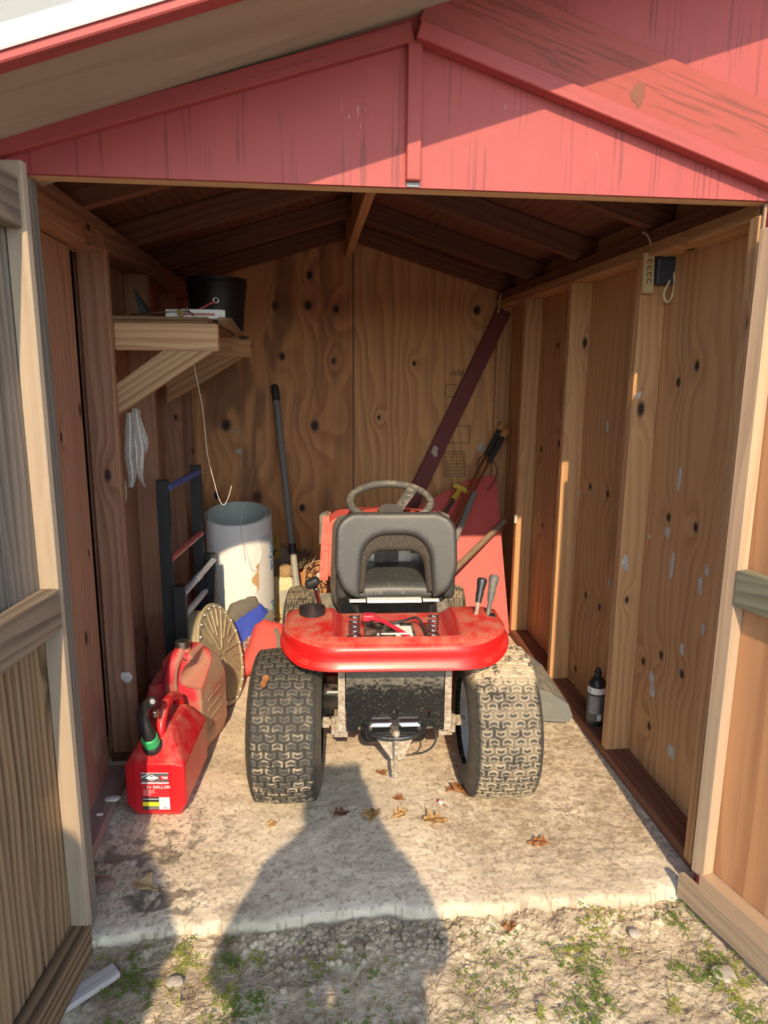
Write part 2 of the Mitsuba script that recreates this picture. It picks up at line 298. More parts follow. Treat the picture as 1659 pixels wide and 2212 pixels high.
for i, (q, z, w, h) in enumerate([((-.655, 2.389, .33), 0, .035, .045)]): patch(W, 'putty_patch', q, (1, 0, 0), (0, 0, 1), w, h, 60 + i, 'putty_white')
principled('putty_white', (0.62, 0.58, 0.53), 0.9)

W = thing('wall_back', 'back wall of knotty plywood stained darker on its left half', 'wall', kind='structure')
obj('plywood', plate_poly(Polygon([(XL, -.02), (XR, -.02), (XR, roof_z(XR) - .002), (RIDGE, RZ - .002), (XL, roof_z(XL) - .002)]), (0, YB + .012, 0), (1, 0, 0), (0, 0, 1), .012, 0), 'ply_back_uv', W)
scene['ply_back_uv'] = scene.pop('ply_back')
obj('sill_plate', abox(-.63, 1.07, YB - .04, YB - .001, -.002, .036, 'x'), 'pine_dark', W)
for i, (x, z, w, h) in enumerate([(1.103, 1.223, .045, .055), (1.026, .972, .045, .055), (-.395, .955, .05, .03), (-.41, 1.07, .04, .02)]): patch(W, 'putty_patch', (x, YB - .0012, z), (1, 0, 0), (0, 0, 1), w, h, 70 + i)
# faint grade stamps printed on the back plywood
def inkbox(x0, x1, z0, z1, w=.003):
    o = []
    for a, b in (((x0, z0), (x1, z0)), ((x1, z0), (x1, z1)), ((x1, z1), (x0, z1)), ((x0, z1), (x0, z0))):
        o.append(box(abs(b[0] - a[0]) + w, .0008, abs(b[1] - a[1]) + w, ((a[0] + b[0]) / 2, YB - .0006, (a[1] + b[1]) / 2)))
    return o
ink = inkbox(.80, .93, .80, .95) + inkbox(.82, .95, 1.0, 1.10) + inkbox(.80, .90, 1.27, 1.34)
for k in range(9):
    for j in range(7): ink.append(box(.0045, .0008, rng.uniform(.006, .018), (.812 + k * .0135, YB - .0006, .815 + j * .02)))
for k in range(6): ink.append(box(.005, .0008, .03, (.83 + k * .014, YB - .0006, 1.40 + (k % 2) * .01)))
principled('ink', (0.10, 0.055, 0.035), 0.9)
obj('grade_stamp', cat(*ink), 'ink', W, 'faded dark grade stamps')

# roof deck, rafters, ridge board
CL = thing('ceiling', 'low gabled roof deck of dark plywood on rafters', 'ceiling', kind='structure')
for s in (-1, 1):
    x1 = XR + .08 if s > 0 else XL - .08
    L = math.hypot(x1 - RIDGE, SL * (x1 - RIDGE)); mid = np.array([(RIDGE + x1) / 2, (1.613 + 4.12) / 2, (RZ + roof_z(x1)) / 2 + .007])
    d = np.array([x1 - RIDGE, 0, roof_z(x1) - RZ])
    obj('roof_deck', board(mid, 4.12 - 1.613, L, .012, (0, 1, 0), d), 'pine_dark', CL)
    e = d / np.linalg.norm(d); nrm = np.array([e[2], 0, -e[0]]) * (1 if e[0] > 0 else -1)
    for y in (1.69, 2.24, 2.85, 3.46, 4.0):
        xa, xb = RIDGE + s * .02, (XR if s > 0 else XL)
        a, b = np.array([xa, y, roof_z(xa)]), np.array([xb, y, roof_z(xb)])
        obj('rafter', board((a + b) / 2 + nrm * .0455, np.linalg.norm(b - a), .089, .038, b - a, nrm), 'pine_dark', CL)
obj('ridge_board', abox(RIDGE - .005, RIDGE + .033, 1.7, 4.02, 2.03, 2.20, 'y'), 'pine', CL)

# front gable wall
FY = 1.60
def sof(x): return 1.888 + 0.33 * (x + .5)
APEX = 1.7
WF = thing('wall_front', 'red painted gable siding above the shed opening', 'wall', kind='structure')
poly = Polygon([(-1.25, sof(-1.25)), (-1.25, -.05), (-.615, -.05), (-.615, 1.797), (1.07, 1.797), (1.07, -.05), (2.4, -.05), (2.4, 2.3), (APEX, sof(APEX))])
obj('siding', plate_poly(poly, (0, FY + .012, 0), (1, 0, 0), (0, 0, 1), .012, 1), 'red_siding', WF)
obj('header', abox(-.63, 1.09, FY + .0125, FY + .058, 1.797, 1.886, 'x'), 'pine_light', WF)
obj('jamb', abox(-.66, -.568, FY - .045, FY + .055, -.01, 1.797, 'z'), 'weathered', WF, 'gray weathered jamb')
obj('jamb', abox(1.066, 1.13, FY + .0125, FY + .024, -.01, 1.797, 'z'), 'jamb_wood', WF)
def slope_board(x0, z0, x1, z1, w, t_, y, mat, name='trim_board', lab=None):
    a, b = np.array([x0, y - t_ / 2, z0]), np.array([x1, y - t_ / 2, z1]); d = (b - a) / np.linalg.norm(b - a); up = np.array([-d[2], 0, d[0]])
    return obj(name, board((a + b) / 2 + up * w / 2, np.linalg.norm(b - a), w, t_, d, up, bev=.002), mat, WF, lab)
slope_board(.232, 2.077, 2.3, 2.077 - 2.068 * .314, .034, .036, FY - .0005, 'red_board')
slope_board(.24, 2.077 + .0365, 2.3, 2.113 - 2.06 * .314 + .0, .125, .022, FY - .0005, 'red_rough', lab='wide knotty red board')
slope_board(-1.2, 2.077 - 1.43 * .302, .232, 2.077, .036, .02, FY - .0005, 'red_board')
obj('post', abox(.217, .249, FY - .018, FY - .0005, 1.808, 2.08, 'z'), 'red_board', WF)
obj('notch', abox(.2195, .2475, FY - .004, FY - .0005, 1.7975, 1.8075, 'x', bev=.001), 'gray_metal', WF)
patch(WF, 'knot', (.72, FY - .0228, 1.996), (1, 0, -.3), (.3, 0, 1), .028, .05, 90, 'knot_brown', .0012)
# roof overhang on the rake
RO = thing('roof_overhang', 'roof overhang with a brown plywood soffit, red fascia and white metal edge', 'roof', kind='structure')
Y0 = 1.24
for s in (0, 1):
    xa, xb = ((-1.5, APEX) if s == 0 else (APEX, 4.9)); za, zb = (sof(-1.5), sof(APEX)) if s == 0 else (sof(APEX), sof(APEX) - .33 * 3.2)
    a, b = np.array([xa, 0, za]), np.array([xb, 0, zb]); d = (b - a) / np.linalg.norm(b - a); up = np.array([-d[2], 0, d[0]]); L = np.linalg.norm(b - a); mid = (a + b) / 2
    ya, yb = Y0 + .036, FY + .3
    obj('soffit', board(mid + up * .006 + np.array([0, (ya + yb) / 2, 0]), L, yb - ya, .012, d, (0, 1, 0)), 'soffit_ply', RO)
    obj('fascia', board(mid + up * -.0075 + np.array([0, Y0 + .018, 0]), L, .050, .036, d, up), 'red_board', RO, 'red painted fascia')
    obj('drip_edge', board(mid + up * -.0015 + np.array([0, Y0 - .004, 0]), L, .034, .006, d, up), 'white_metal', RO, 'white metal drip edge')
    obj('rake_trim', board(mid + up * .042 + np.array([0, Y0 + .006, 0]), L, .056, .006, d, up), 'gray_metal', RO, 'gray metal rake trim')
    obj('roof_panel', board(mid + up * .094 + np.array([0, (Y0 + .02 + FY) / 2, 0]), L, FY - Y0 - .02, .03, d, (0, 1, 0)), 'gray_metal', RO, 'gray metal roof')
    obj('roof_panel', board(mid + up * .235 + np.array([0, (FY + 4.3) / 2, 0]), L, 4.3 - FY, .05, d, (0, 1, 0)), 'gray_metal', RO, 'gray metal roof')
    obj('rake_flashing', board(mid + up * .086 + np.array([0, Y0 - .006, 0]), L, .034, .03, d, up), 'white_metal', RO)

# ------------------------------------------------------------------ doors
def make_door(name, Cc, d, side, label, mats):
    """Cc: the stile's inner corner (free-end side, inner face) at floor level; d: towards the free end; frame 42 mm proud of the sheet."""
    d = np.array([d[0], d[1], 0.0]); d /= np.linalg.norm(d); nr = np.array([-d[1], d[0], 0]) * side
    if side < 0: nr = np.array([d[1], -d[0], 0]) * 1.0
    nr = nr if nr[0] * (-Cc[0]) > 0 else -nr
    D = thing(name, label, 'door', kind='structure'); C0 = np.array([Cc[0], Cc[1], 0.0])
    a_, dep, wid, zt = mats['aw'], mats['dep'], .72, mats.get('top', 1.78)
    def B(nm, s0, s1, t0, t1, z0, z1, ln, mat, lab=None):
        c = C0 + d * (s0 + s1) / 2 + nr * (t0 + t1) / 2 + np.array([0, 0, (z0 + z1) / 2])
        lx = d if ln == 's' else np.array([0, 0, 1.0]); wx = np.array([0, 0, 1.0]) if ln == 's' else d
        obj(nm, board(c, (s1 - s0) if ln == 's' else (z1 - z0), (z1 - z0) if ln == 's' else (s1 - s0), t1 - t0, lx, wx, bev=.002), mat, D, lab)
    B('stile', -a_, 0, -dep, 0, .07, zt, 'z', mats['stile'])
    B('stile', wid - .04, wid, -dep, 0, .07, zt, 'z', mats['stile'])
    B('rail', 0, wid - .04, -dep + .001, .003, .845, .935, 's', mats['rail'])
    B('rail', 0, wid - .04, -dep + .004, -.008, 1.675, 1.77, 's', mats['rail'])
    B('rail', -a_ * .2, wid, -dep, .006, -.005, .085, 's', mats['botrail'])
    if mats.get('skirt'): B('skirt_board', -a_ - .02, wid, .002, .022, -.02, .05, 's', mats['botrail'])
    n = mats['planks']; w = (wid + .03) / n
    for (z0, z1, m_) in ((.04, .90, mats['low']), (.90, 1.79, mats['high'])):
        for k in range(n):
            B('plank', -.03 + k * w + .0015, -.03 + (k + 1) * w - .0015, -dep - .014, -dep - .001 - .002 * (k % 2), z0, z1, 'z', m_)
    return D, C0, d, nr
DL = make_door('door_1', (-.545, 1.512), (-.12, -.993), 1, 'left shed door swung open, weathered gray above and ridged brown below its rail', dict(aw=.022, dep=.042, stile='cream_wood', rail='rail_dark', botrail='weathered_warm', low='weathered_warm', high='weathered', planks=5, top=1.80))
DR = make_door('door_2', (1.040, 1.528), (.24, -.97), -1, 'right shed door swung open, sunlit orange plywood behind a greenish rail', dict(aw=.044, dep=.034, stile='jamb_wood', rail='weathered_green', botrail='jamb_wood', low='ply_door', high='ply_door', planks=1, top=1.73, skirt=True))
principled('rail_dark', mikit.proc(wood_fn((0.19, 0.145, 0.105), (0.075, 0.055, 0.04), knot_thr=0.8, ringf=40, contrast=1.0)), 0.85)
principled('weathered_green', mikit.proc(wood_fn((0.20, 0.19, 0.13), (0.09, 0.09, 0.065), knot_thr=0.9, ringf=40, contrast=0.9)), 0.85)
principled('ply_door', mikit.proc(wood_fn((0.44, 0.225, 0.11), (0.27, 0.115, 0.058), knot_thr=0.93, ringf=18, gray=.3)), 0.75)
# ------------------------------------------------------------------ riding mower
MM = mat4(rot((0, 0, 1), -3.2)[:3, :3], (0.272, 2.14, 0))
def tan_dust(base, dust, lo, hi, sc=30.0, topz=0.35, spk=True):
    """Base colour under dry dust that settles on faces that look up."""
    def fn(p, n, uv):
        up = smoothstep(topz, 0.95, n.z)
        f = fbm(p.x * sc, p.y * sc, p.z * sc, octaves=4); sp = noise(p.x * 420, p.y * 420, p.z * 420)
        k = up * smoothstep(lo, hi, f + 0.25 * (sp - 0.5)) + (smoothstep(0.80, 0.88, sp) * 0.35 if spk else 0.0)
        return mix(base, dust, dr.clip(k, 0, 1) * 0.85)
    return fn
TAN = (0.46, 0.36, 0.25)
principled('mower_red', mikit.proc(tan_dust((0.55, 0.012, 0.012), (0.50, 0.24, 0.17), 0.22, 0.90, 22, topz=.5)), 0.36, clearcoat=0.25, clearcoat_gloss=0.95, specular=0.35)
principled('mower_pink', mikit.proc(tan_dust((0.58, 0.10, 0.085), (0.56, 0.33, 0.27), 0.05, 0.75, 40, topz=-.9)), 0.5)
principled('gray_plastic', mikit.proc(tan_dust((0.052, 0.054, 0.056), (0.20, 0.18, 0.155), 0.5, 1.1, 130, topz=-.2, spk=True)), 0.45)
principled('dash_gray', mikit.proc(tan_dust((0.13, 0.13, 0.125), (0.33, 0.29, 0.23), 0.3, 0.8, 40, topz=-.9)), 0.6)
principled('fleece', mikit.proc(lambda p, n, uv: mix((0.035, 0.03, 0.027), (0.10, 0.085, 0.07), noise(p.x * 300, p.y * 300, p.z * 300))), 0.95, bump=(lambda p, n, uv: noise(p.x * 350, p.y * 350, p.z * 350), .003))
principled('black_plastic', (0.022, 0.022, 0.024), 0.35)
principled('black_rubber', (0.03, 0.03, 0.032), 0.5)
principled('black_dirty', mikit.proc(tan_dust((0.012, 0.012, 0.014), (0.22, 0.19, 0.15), 0.3, 0.7, 40, topz=-.3)), 0.3)
def _panel(p, n, uv):
    z = smoothstep(.36, .475, p.z); sp = noise(p.x * 300, p.y * 300, p.z * 300); cl = fbm(p.x * 110, p.y * 110, p.z * 110, octaves=4)
    c = mix((0.012, 0.012, 0.014), (0.17, 0.16, 0.14), smoothstep(.30, .80, cl + (z - .5) * .75) * .8)
    return mix(c, (0.5, 0.45, 0.36), smoothstep(.80, .86, sp) * (.3 + .5 * z))
principled('rear_panel', mikit.proc(_panel), 0.3)
principled('chrome', (0.70, 0.70, 0.72), 0.22, 1.0)
principled('dull_chrome', (0.32, 0.33, 0.36), 0.25, 1.0)
principled('steel', (0.55, 0.54, 0.52), 0.35, 1.0)
principled('gloss_black', (0.02, 0.02, 0.022), 0.12, 0.0, clearcoat=1.0)
principled('rusty', mikit.proc(lambda p, n, uv: mix(mix((0.44, 0.40, 0.34), (0.30, 0.24, 0.18), smoothstep(.35, .65, fbm(p.x * 90, p.y * 90, p.z * 90))), (0.20, 0.12, 0.08), smoothstep(.70, .85, noise(p.x * 140, p.y * 140, p.z * 140)) * .7)), 0.7)
principled('rim_paint', (0.52, 0.54, 0.58), 0.4)
principled('white_paper', (0.80, 0.80, 0.78), 0.7)
principled('red_plastic', (0.55, 0.03, 0.06), 0.4)

MW = thing('riding_mower', 'red riding lawn mower seen from behind with gray seat and muddy turf tires', 'lawn mower')
def mo(name, mesh, mat, par=None, lab=None, smooth=False, **k): return obj(name, mesh, mat, par or MW, lab, smooth=smooth, M=MM, **k)

def tire(c, R, w, name, lab, seed, dirt, rows, mud=0.0, steer=0.0):
    relief = .55 + .45 * dirt
    """Turf tyre: lathed body with a chevron lug relief on the crown; colours follow groove and lug."""
    n, q = 900 if R > .2 else 640, 170
    s = np.linspace(-1, 1, q); ph = np.linspace(0, 2 * math.pi, n, endpoint=False)
    S, P = np.meshgrid(s, ph); H = w / 2
    a = np.abs(S)
    rr = np.where(a < .74, R - .006 * (a / .74) ** 2, 0); y = S * 0
    # profile: crown |s|<.74 then sidewall
    t = np.clip((a - .74) / .26, 0, 1)
    ang = t * math.pi * .62
    xw = np.where(a < .74, a / .74 * H * .80, H * .80 + H * .20 * np.sin(np.minimum(ang, math.pi / 2)) - H * .10 * np.clip(ang - math.pi / 2, 0, 9) * 1.2)
    rad = np.where(a < .74, R - .007 * (a / .74) ** 2, R - .007 - (R * .40) * t ** 1.35)
    u = np.sign(S) * xw
    L = P / (2 * math.pi) * rows            # row index along the tread
    ac = u / (H * .80)
    cc = (ac + 1) / 2 * 4.6; tri_ = np.abs(2 * (cc - np.floor(cc + .5))); Lp = L + .30 * tri_; row = np.floor(Lp); fr = Lp - row
    cb = cc + .5 * (row % 2); dc = np.abs(cb - np.floor(cb + .5)) * (H * 1.6 / 4.6); pitch = 2 * math.pi * R / rows
    e = np.minimum(np.minimum((fr - .20) * pitch, (1.0 - fr) * pitch), dc - .0035)       # metres inside the lug
    lug = np.clip(e / .0022, 0, 1); rim_e = lug * np.clip((.0075 - e) / .004, 0, 1)
    side = np.abs(ac) > 1.0
    lug = np.where(side, 0, lug); rim_e = np.where(side, 0, rim_e)
    sl = ((L * 1.0) % 1.0 < .5) & (t > .02) & (t < .28)
    hgt = np.where(side, np.where(sl, .0035, 0), (lug * .0042 - .0012 * np.clip((e - .005) / .004, 0, 1)) * relief)
    rad = rad + hgt
    flat = np.minimum(0, 0)
    V = np.stack([u, rad * np.sin(P), rad * np.cos(P)], -1)
    nz = meshkit.fbm(np.stack([u * 40, V[..., 1] * 40, V[..., 2] * 40], -1), 3, seed)
    nf = meshkit.noise(np.stack([u * 260, V[..., 1] * 260, V[..., 2] * 260], -1), seed)
    rub = np.array([.028, .028, .028]); tan = np.array([.50, .41, .29]); wear = np.array([.062, .061, .058])
    crown = np.clip((1.02 - np.abs(ac)) / .1, 0, 1)
    edge = rim_e
    g = np.clip((1 - lug), 0, 1) * crown
    k = np.clip((nz - (.62 - dirt * .24)) / .22, 0, 1)
    top = np.clip((V[..., 2] / R - .72) / .16, 0, 1) * mud
    kk = np.clip(np.maximum(g * k * (.10 + .25 * dirt), top * np.clip((nz + .25 * nf - .45) / .15, 0, 1)) + edge * crown * (.75 * dirt * np.clip(nz * 1.9, .3, 1) + (1 - dirt) * .9 * np.clip((nz - .50) / .1, 0, 1) * np.clip(.9 - V[..., 2] / R, 0, 1)), 0, 1)
    col = rub + (wear - rub) * (crown * lug * .75 * (0.5 + nf * .5))[..., None]
    col = col + (tan - col) * kk[..., None]
    col = col + (tan * .6 - col) * (np.clip(t * 1.2, 0, .35) * (.3 + .5 * nz))[..., None]
    m = grid_mesh(V, True); M2 = rot((0, 0, 1), steer); M2[:3, 3] = c
    m.apply_transform(M2)
    m.invert()
    k_ = mo(name, m, 'vcol', None, lab, smooth=True, color=col.reshape(-1, 3))
    return k_
def wheel(c, R, w, nm, lab, seed, dirt, rows, mud=0.0, steer=0.0):
    k = tire(c, R, w, nm, lab, seed, dirt, rows, mud, steer)
    r0 = R * .62; prof = [(r0, -w * .36), (r0 * .97, -w * .40), (r0 * .90, -w * .33), (r0 * .84, -w * .12), (r0 * .3, -w * .05), (r0 * .28, -w * .14), (0.0001, -w * .14)]
    R3 = rot((0, 0, 1), steer)[:3, :3]
    for s in (-1, 1):
        obj('rim', lathe([(a, -b * 1.0) for a, b in prof], c, R3 @ np.array([s, 0, 0.0])), 'rim_paint', k, 'pale gray wheel rim' if s > 0 else None, smooth=40, M=MM)
    return k
TL = wheel((-.352, 0, .247), .247, .235, 'rear_tire', 'cleaner left rear tire', 1, .22, 58, 0)
TR = wheel((.347, 0, .247), .247, .235, 'rear_tire', 'right rear tire caked with tan mud', 2, 1.0, 58, 1.0)
wheel((-.375, 1.17, .175), .175, .16, 'front_tire', None, 3, .55, 34, .2, -6)
wheel((.36, 1.17, .175), .175, .16, 'front_tire', None, 4, .75, 34, .3, -6)

# fender pan: lofted rings around a rounded plan, top surface with a sunken battery bay
def half_outline(ins, n1=26, n2=26, n3=22):
    hw, rv, cr = .366 - ins, -.225 + ins, .185 - ins * .5
    a = np.stack([np.full(n1, hw), np.linspace(.30, rv + cr, n1)], -1)
    g = np.linspace(0, math.pi / 2, n2 + 1)[1:]
    b = np.stack([hw - cr + cr * np.cos(g), rv + cr - cr * np.sin(g)], -1)
    d = np.stack([np.linspace(hw - cr, 0, n3 + 1)[1:], np.full(n3, rv)], -1)
    d[:, 1] -= .012 * (1 - (d[:, 0] / (hw - cr)) ** 2) * 0
    return np.vstack([a, b, d])
def wtop(u, v): return np.interp(v, [-.25, -.17, -.08, .02, .08, .14, .20, .32], [.602, .612, .617, .620, .615, .600, .565, .47])
def ring(ins, kind, off):
    h = half_outline(ins); u, v = h[:, 0], h[:, 1]
    base = wtop(u, v) if kind == 't' else (.530 + .035 * np.clip((v + .19) / .12, 0, 1) - .06 * np.clip((v - .1) / .2, 0, 1))
    return np.stack([u, v, base + off], -1)
rings = [ring(.016, 'b', .006), ring(.004, 'b', -.004), ring(-.002, 'b', 0), ring(.000, 'b', .010), ring(.010, 'b', .022), ring(.013, 'b', .040)]
r_mid = .55 * ring(.010, 'b', .045) + .45 * ring(.012, 't', -.02); rings += [r_mid, ring(.016, 't', -.012), ring(.026, 't', -.004), ring(.042, 't', .000), ring(.06, 't', .003)]
full = []
for r in rings:
    mir = r[::-1][1:] * np.array([-1, 1, 1]); full.append(np.vstack([r, mir]))
P = np.stack(full, 0); body = grid_mesh(P)
r = rings[-1]; m_ = 60; lam = np.linspace(1, -1, m_)
cu = r[:, None, 0] * lam[None]; cv = np.repeat(r[:, 1][:, None], m_, 1)
cw = wtop(cu, cv) + .003
rec = np.clip((.205 - np.abs(cu)) / .045, 0, 1) * np.clip((cv + .172) / .05, 0, 1); rec = rec * rec * (3 - 2 * rec)
cw = cw - np.maximum(cw - .556, 0) * rec
top = grid_mesh(np.stack([cu, cv, cw], -1))
fen = cat(body, top); fen.merge_vertices(); fen.update_faces(fen.nondegenerate_faces()); trimesh.repair.fix_normals(fen)
mo('fender', fen, 'mower_red', None, 'glossy red rear fender dusted tan on top', smooth=35)
# cup holder ring
mo('cup_holder', lathe([(.034, -.03), (.041, -.03), (.044, .018), (.043, .022), (.037, .022), (.036, -.02), (.0001, -.022)], (-.268, .03, .622)), 'black_plastic', None, 'black cup holder', smooth=40)
# battery
bt = mo('battery', rbox(.165, .16, .06, .006, (-.015, -.02, .548)), 'black_dirty', None, 'black battery under a red cable')
obj('label', box(.055, .10, .001, (.03, -.03, .5788)), 'white_paper', bt, M=MM)
obj('label', box(.05, .03, .001, (-.005, .035, .5789)), 'white_paper', bt, M=MM)
obj('terminal', cat(lathe([(.011, 0), (.011, .012), (.0001, .012)], (-.055, -.06, .578)), box(.03, .02, .008, (-.05, -.075, .582))), 'steel', bt, M=MM)
mo('battery_cable', tube(curve([(-.085, .035, .6000), (-.05, .02, .6020), (-.01, -.03, .5980), (.03, -.085, .5900), (.04, -.10, .5860)], 20), .0075), 'red_plastic', None, 'red battery cable', smooth=True)
mo('terminal_boot', rbox(.045, .035, .025, .008, (-.082, .045, .6020)), 'red_plastic', None, 'red rubber boot', smooth=True)
mo('wire', tube(curve([(-.06, .04, .5980), (-.01, .012, .5940), (.05, .03, .5980), (.085, .06, .5900), (.10, .03, .5700), (.102, -.04, .5650)], 40), .004), 'black_rubber', None, None, smooth=True)
mo('wire', tube(curve([(-.075, .03, .5950), (-.06, -.01, .5900), (-.045, -.05, .5850)], 16), .004), 'black_rubber', None, None, smooth=True)
mo('decal', box(.09, .012, .001, (-.005, -.168, .6255)), 'white_paper', None, 'pale strip decal')
def spring(c, r=.016, h=.075, turns=5.0):
    g = np.linspace(0, turns * 2 * math.pi, 130)
    return tube(np.stack([c[0] + r * np.cos(g), c[1] + r * np.sin(g), c[2] + h * np.interp(g / g[-1], [0, .06, .94, 1], [0, .02, .98, 1])], -1), .0036, 7)
for s in (-1, 1):
    k = mo('seat_spring', spring((s * .128 - .002, -.025, .558)), 'chrome', None, 'shiny coil spring', smooth=True)
    obj('base_washer', lathe([(.0001, .004), (.026, .004), (.028, 0), (.0001, 0)], (s * .128 - .002, -.025, .556)), 'black_dirty', k, M=MM)
# seat: tipped shell with an arched opening
def seat_outline(w, h, r, taper):
    return Polygon([(-w / 2 + taper, 0), (w / 2 - taper, 0), (w / 2, h * .35), (w / 2 - .004, h)  , (-w / 2 + .004, h), (-w / 2, h * .35)]).buffer(-r).buffer(r, quad_segs=12)
def arch(w, h0, h1, r):
    return Polygon([(-w / 2 - .012, h0 - .1), (w / 2 + .012, h0 - .1), (w / 2 - .01, h1), (-w / 2 + .01, h1)]).buffer(-r).buffer(r, quad_segs=12)
def puffy(poly, t_, step=.010, puff=.02, curv=.10):
    """Rounded slab from a polygon: thickness falls off smoothly toward every edge."""
    x0, y0, x1, y1 = poly.bounds; pts = []
    bd = poly.exterior; rings_ = [poly.exterior] + list(poly.interiors)
    for rg in rings_:
        L = rg.length; k = int(L / step * 1.4)
        for i in range(k): pts.append(rg.interpolate(i * L / k).coords[0])
    for ins in (.004, .010, .019):
        q = poly.buffer(-ins)
        for g in getattr(q, 'geoms', [q]):
            for rg in [g.exterior] + list(g.interiors):
                L = rg.length; k = int(L / step)
                for i in range(k): pts.append(rg.interpolate(i * L / k).coords[0])
    inn = poly.buffer(-.026)
    for x in np.arange(x0, x1, step * 1.3):
        for y in np.arange(y0, y1, step * 1.3):
            if inn.contains(Point(x, y)): pts.append((x, y))
    pts = np.unique(np.round(np.array(pts), 5), axis=0)
    from scipy.spatial import Delaunay
    tri = Delaunay(pts).simplices; cen = pts[tri].mean(1)
    import shapely
    tri = tri[shapely.contains_xy(poly.buffer(-1e-5), cen[:, 0], cen[:, 1])]
    d = np.array([min(rg.distance(Point(*p)) for rg in rings_) for p in pts])
    prof_ = lambda dd, r: np.sqrt(np.clip(1 - (1 - np.clip(dd / r, 0, 1)) ** 2, 0, 1))
    z = t_ / 2 * prof_(d, puff) + 1e-5
    c = curv * (pts[:, 0]) ** 2
    n = len(pts); V = np.vstack([np.c_[pts, z + c], np.c_[pts, -z + c]])
    F_ = np.vstack([tri, tri[:, ::-1] + n])
    m = trimesh.Trimesh(V, F_, process=False); m.merge_vertices(digits_vertex=4); trimesh.repair.fix_normals(m); return m
SB = rot((1, 0, 0), 90 - 5.0); SBm = np.eye(4); SBm[:3, 3] = (.028, .295, .588)
SM = SBm @ rot((1, 0, 0), 78)          # polygon y -> up (leaning forward), z -> rearward
so = seat_outline(.452, .315, .085, .035)
shell = puffy(so.difference(arch(.262, 0, .232, .095)), .034, puff=.017, curv=.35)
k = mo('seat', xf(shell, SM), 'gray_plastic', None, 'dark gray plastic seat with an arched opening', smooth=50)
cush = puffy(seat_outline(.435, .30, .08, .035).difference(arch(.225, .03, .158, .06)), .05, puff=.025, curv=.3)
cm = cush.copy(); cm.apply_translation((0, .012, -.034))
obj('cushion', xf(cm, SM), 'fleece', k, 'fuzzy back cushion', smooth=50, M=MM)
sc = puffy(seat_outline(.43, .33, .09, .02), .085, puff=.04, curv=-.25)
sc.apply_transform(rot((0, 0, 1), 180)); sc.apply_translation((.028, .655, .588))
obj('seat_base', sc, 'gray_plastic', k, smooth=50, M=MM)
for s in (-1, 1): obj('bolster', rbox(.05, .26, .10, .024, (.028 + s * .20, .45, .615)), 'gray_plastic', k, smooth=True, M=MM)
pan = cat(box(.20, .035, .010, (.02, .285, .580)), box(.06, .022, .006, (-.115, .275, .582)), box(.06, .022, .006, (.155, .275, .582)))
obj('bracket', pan, 'white_metal', k, 'pale metal bracket under the seat', M=MM)
for s in (-1, 1): mo('seat_strut', rod((.02 + s * .125, .25, .50), (.02 + s * .15, .33, .58), .010), 'gloss_black')
# frame, rear panel, axle, hitch
pp = Polygon([(-.158, .262), (.158, .262), (.158, .52), (-.158, .52)])
for hole in (Point(0, .325).buffer(.0075), Polygon([(.108, .305), (.126, .305), (.126, .309), (.113, .309), (.113, .333), (.108, .333)]), Point(-.10, .265).buffer(.02), Point(.115, .262).buffer(.014)): pp = pp.difference(hole)
mo('rear_panel', plate_poly(pp, (0, -.085, 0), (1, 0, 0), (0, 0, 1), .004), 'rear_panel', None, 'black steel rear panel speckled with mud')
mo('frame', cat(*[box(.014, .55, .16, (s * .168, .20, .34)) for s in (-1, 1)], *[box(.022, .012, .22, (s * .172, -.083, .37)) for s in (-1, 1)], box(.36, .03, .06, (0, .0, .47)), box(.30, .3, .02, (0, .12, .50))), 'rusty', None, 'rusty frame rails')
mo('transaxle', cat(rbox(.22, .16, .14, .03, (0, .02, .26)), rbox(.10, .12, .12, .03, (-.20, .08, .30))), 'black_dirty', None, None, smooth=40)
ax = cat(rod((-.245, 0, .247), (.245, 0, .247), .013), rod((-.19, 0, .247), (.19, 0, .247), .026), *[box(.045, .05, .075, (s * .175, -.012, .25)) for s in (-1, 1)], *[rod((s * .20, -.035, .225), (s * .20, -.035, .285), .008) for s in (-1, 1)], *[lathe([(.020, -.012), (.020, .012), (.0001, .012)], (s * .226, 0, .247), (s, 0, 0), 6) for s in (-1, 1)])
mo('axle', ax, 'rusty', None, 'rusty axle tube', smooth=30)
g = np.linspace(0, math.pi, 24)
hp = Polygon([(-.085, .05)] + [(.085 * math.cos(math.pi - q) * 1.0, -.0 - .055 * math.sin(q)) for q in g] + [(.085, .05)])
h1 = trimesh.creation.extrude_polygon(hp, .006, engine='earcut'); h1.apply_translation((0, -.105, .272))
g2 = np.linspace(0, math.pi, 30); lip = tube(np.stack([.092 * np.cos(g2), -.095 - .062 * np.sin(g2), np.full(30, .272)], -1), .008, 8)
h = mo('hitch_plate', cat(h1, lip), 'gloss_black', None, 'glossy black hitch plate with a curved lip', smooth=40)
for s in (-1, 1):
    q_ = np.linspace(math.radians(5), math.radians(100), 14); P = np.array([[(s * .046 + x_ + .004 * math.sin(7 * a_ * s), -.088 - .026 * math.cos(a_) * 1.0, .285 + .022 * math.sin(a_)) for x_ in np.linspace(-.031, .031, 6)] for a_ in q_])
    obj('step', grid_mesh(P), 'dull_chrome', h, 'shiny bent tab', smooth=True, M=MM)
obj('pin', cat(rod((0, -.155, .135), (0, -.155, .285), .0065), lathe([(.011, 0), (.011, .012), (.007, .015), (.0001, .015)], (0, -.155, .28), n=6)), 'rusty', h, 'hanging hitch bolt', M=MM)
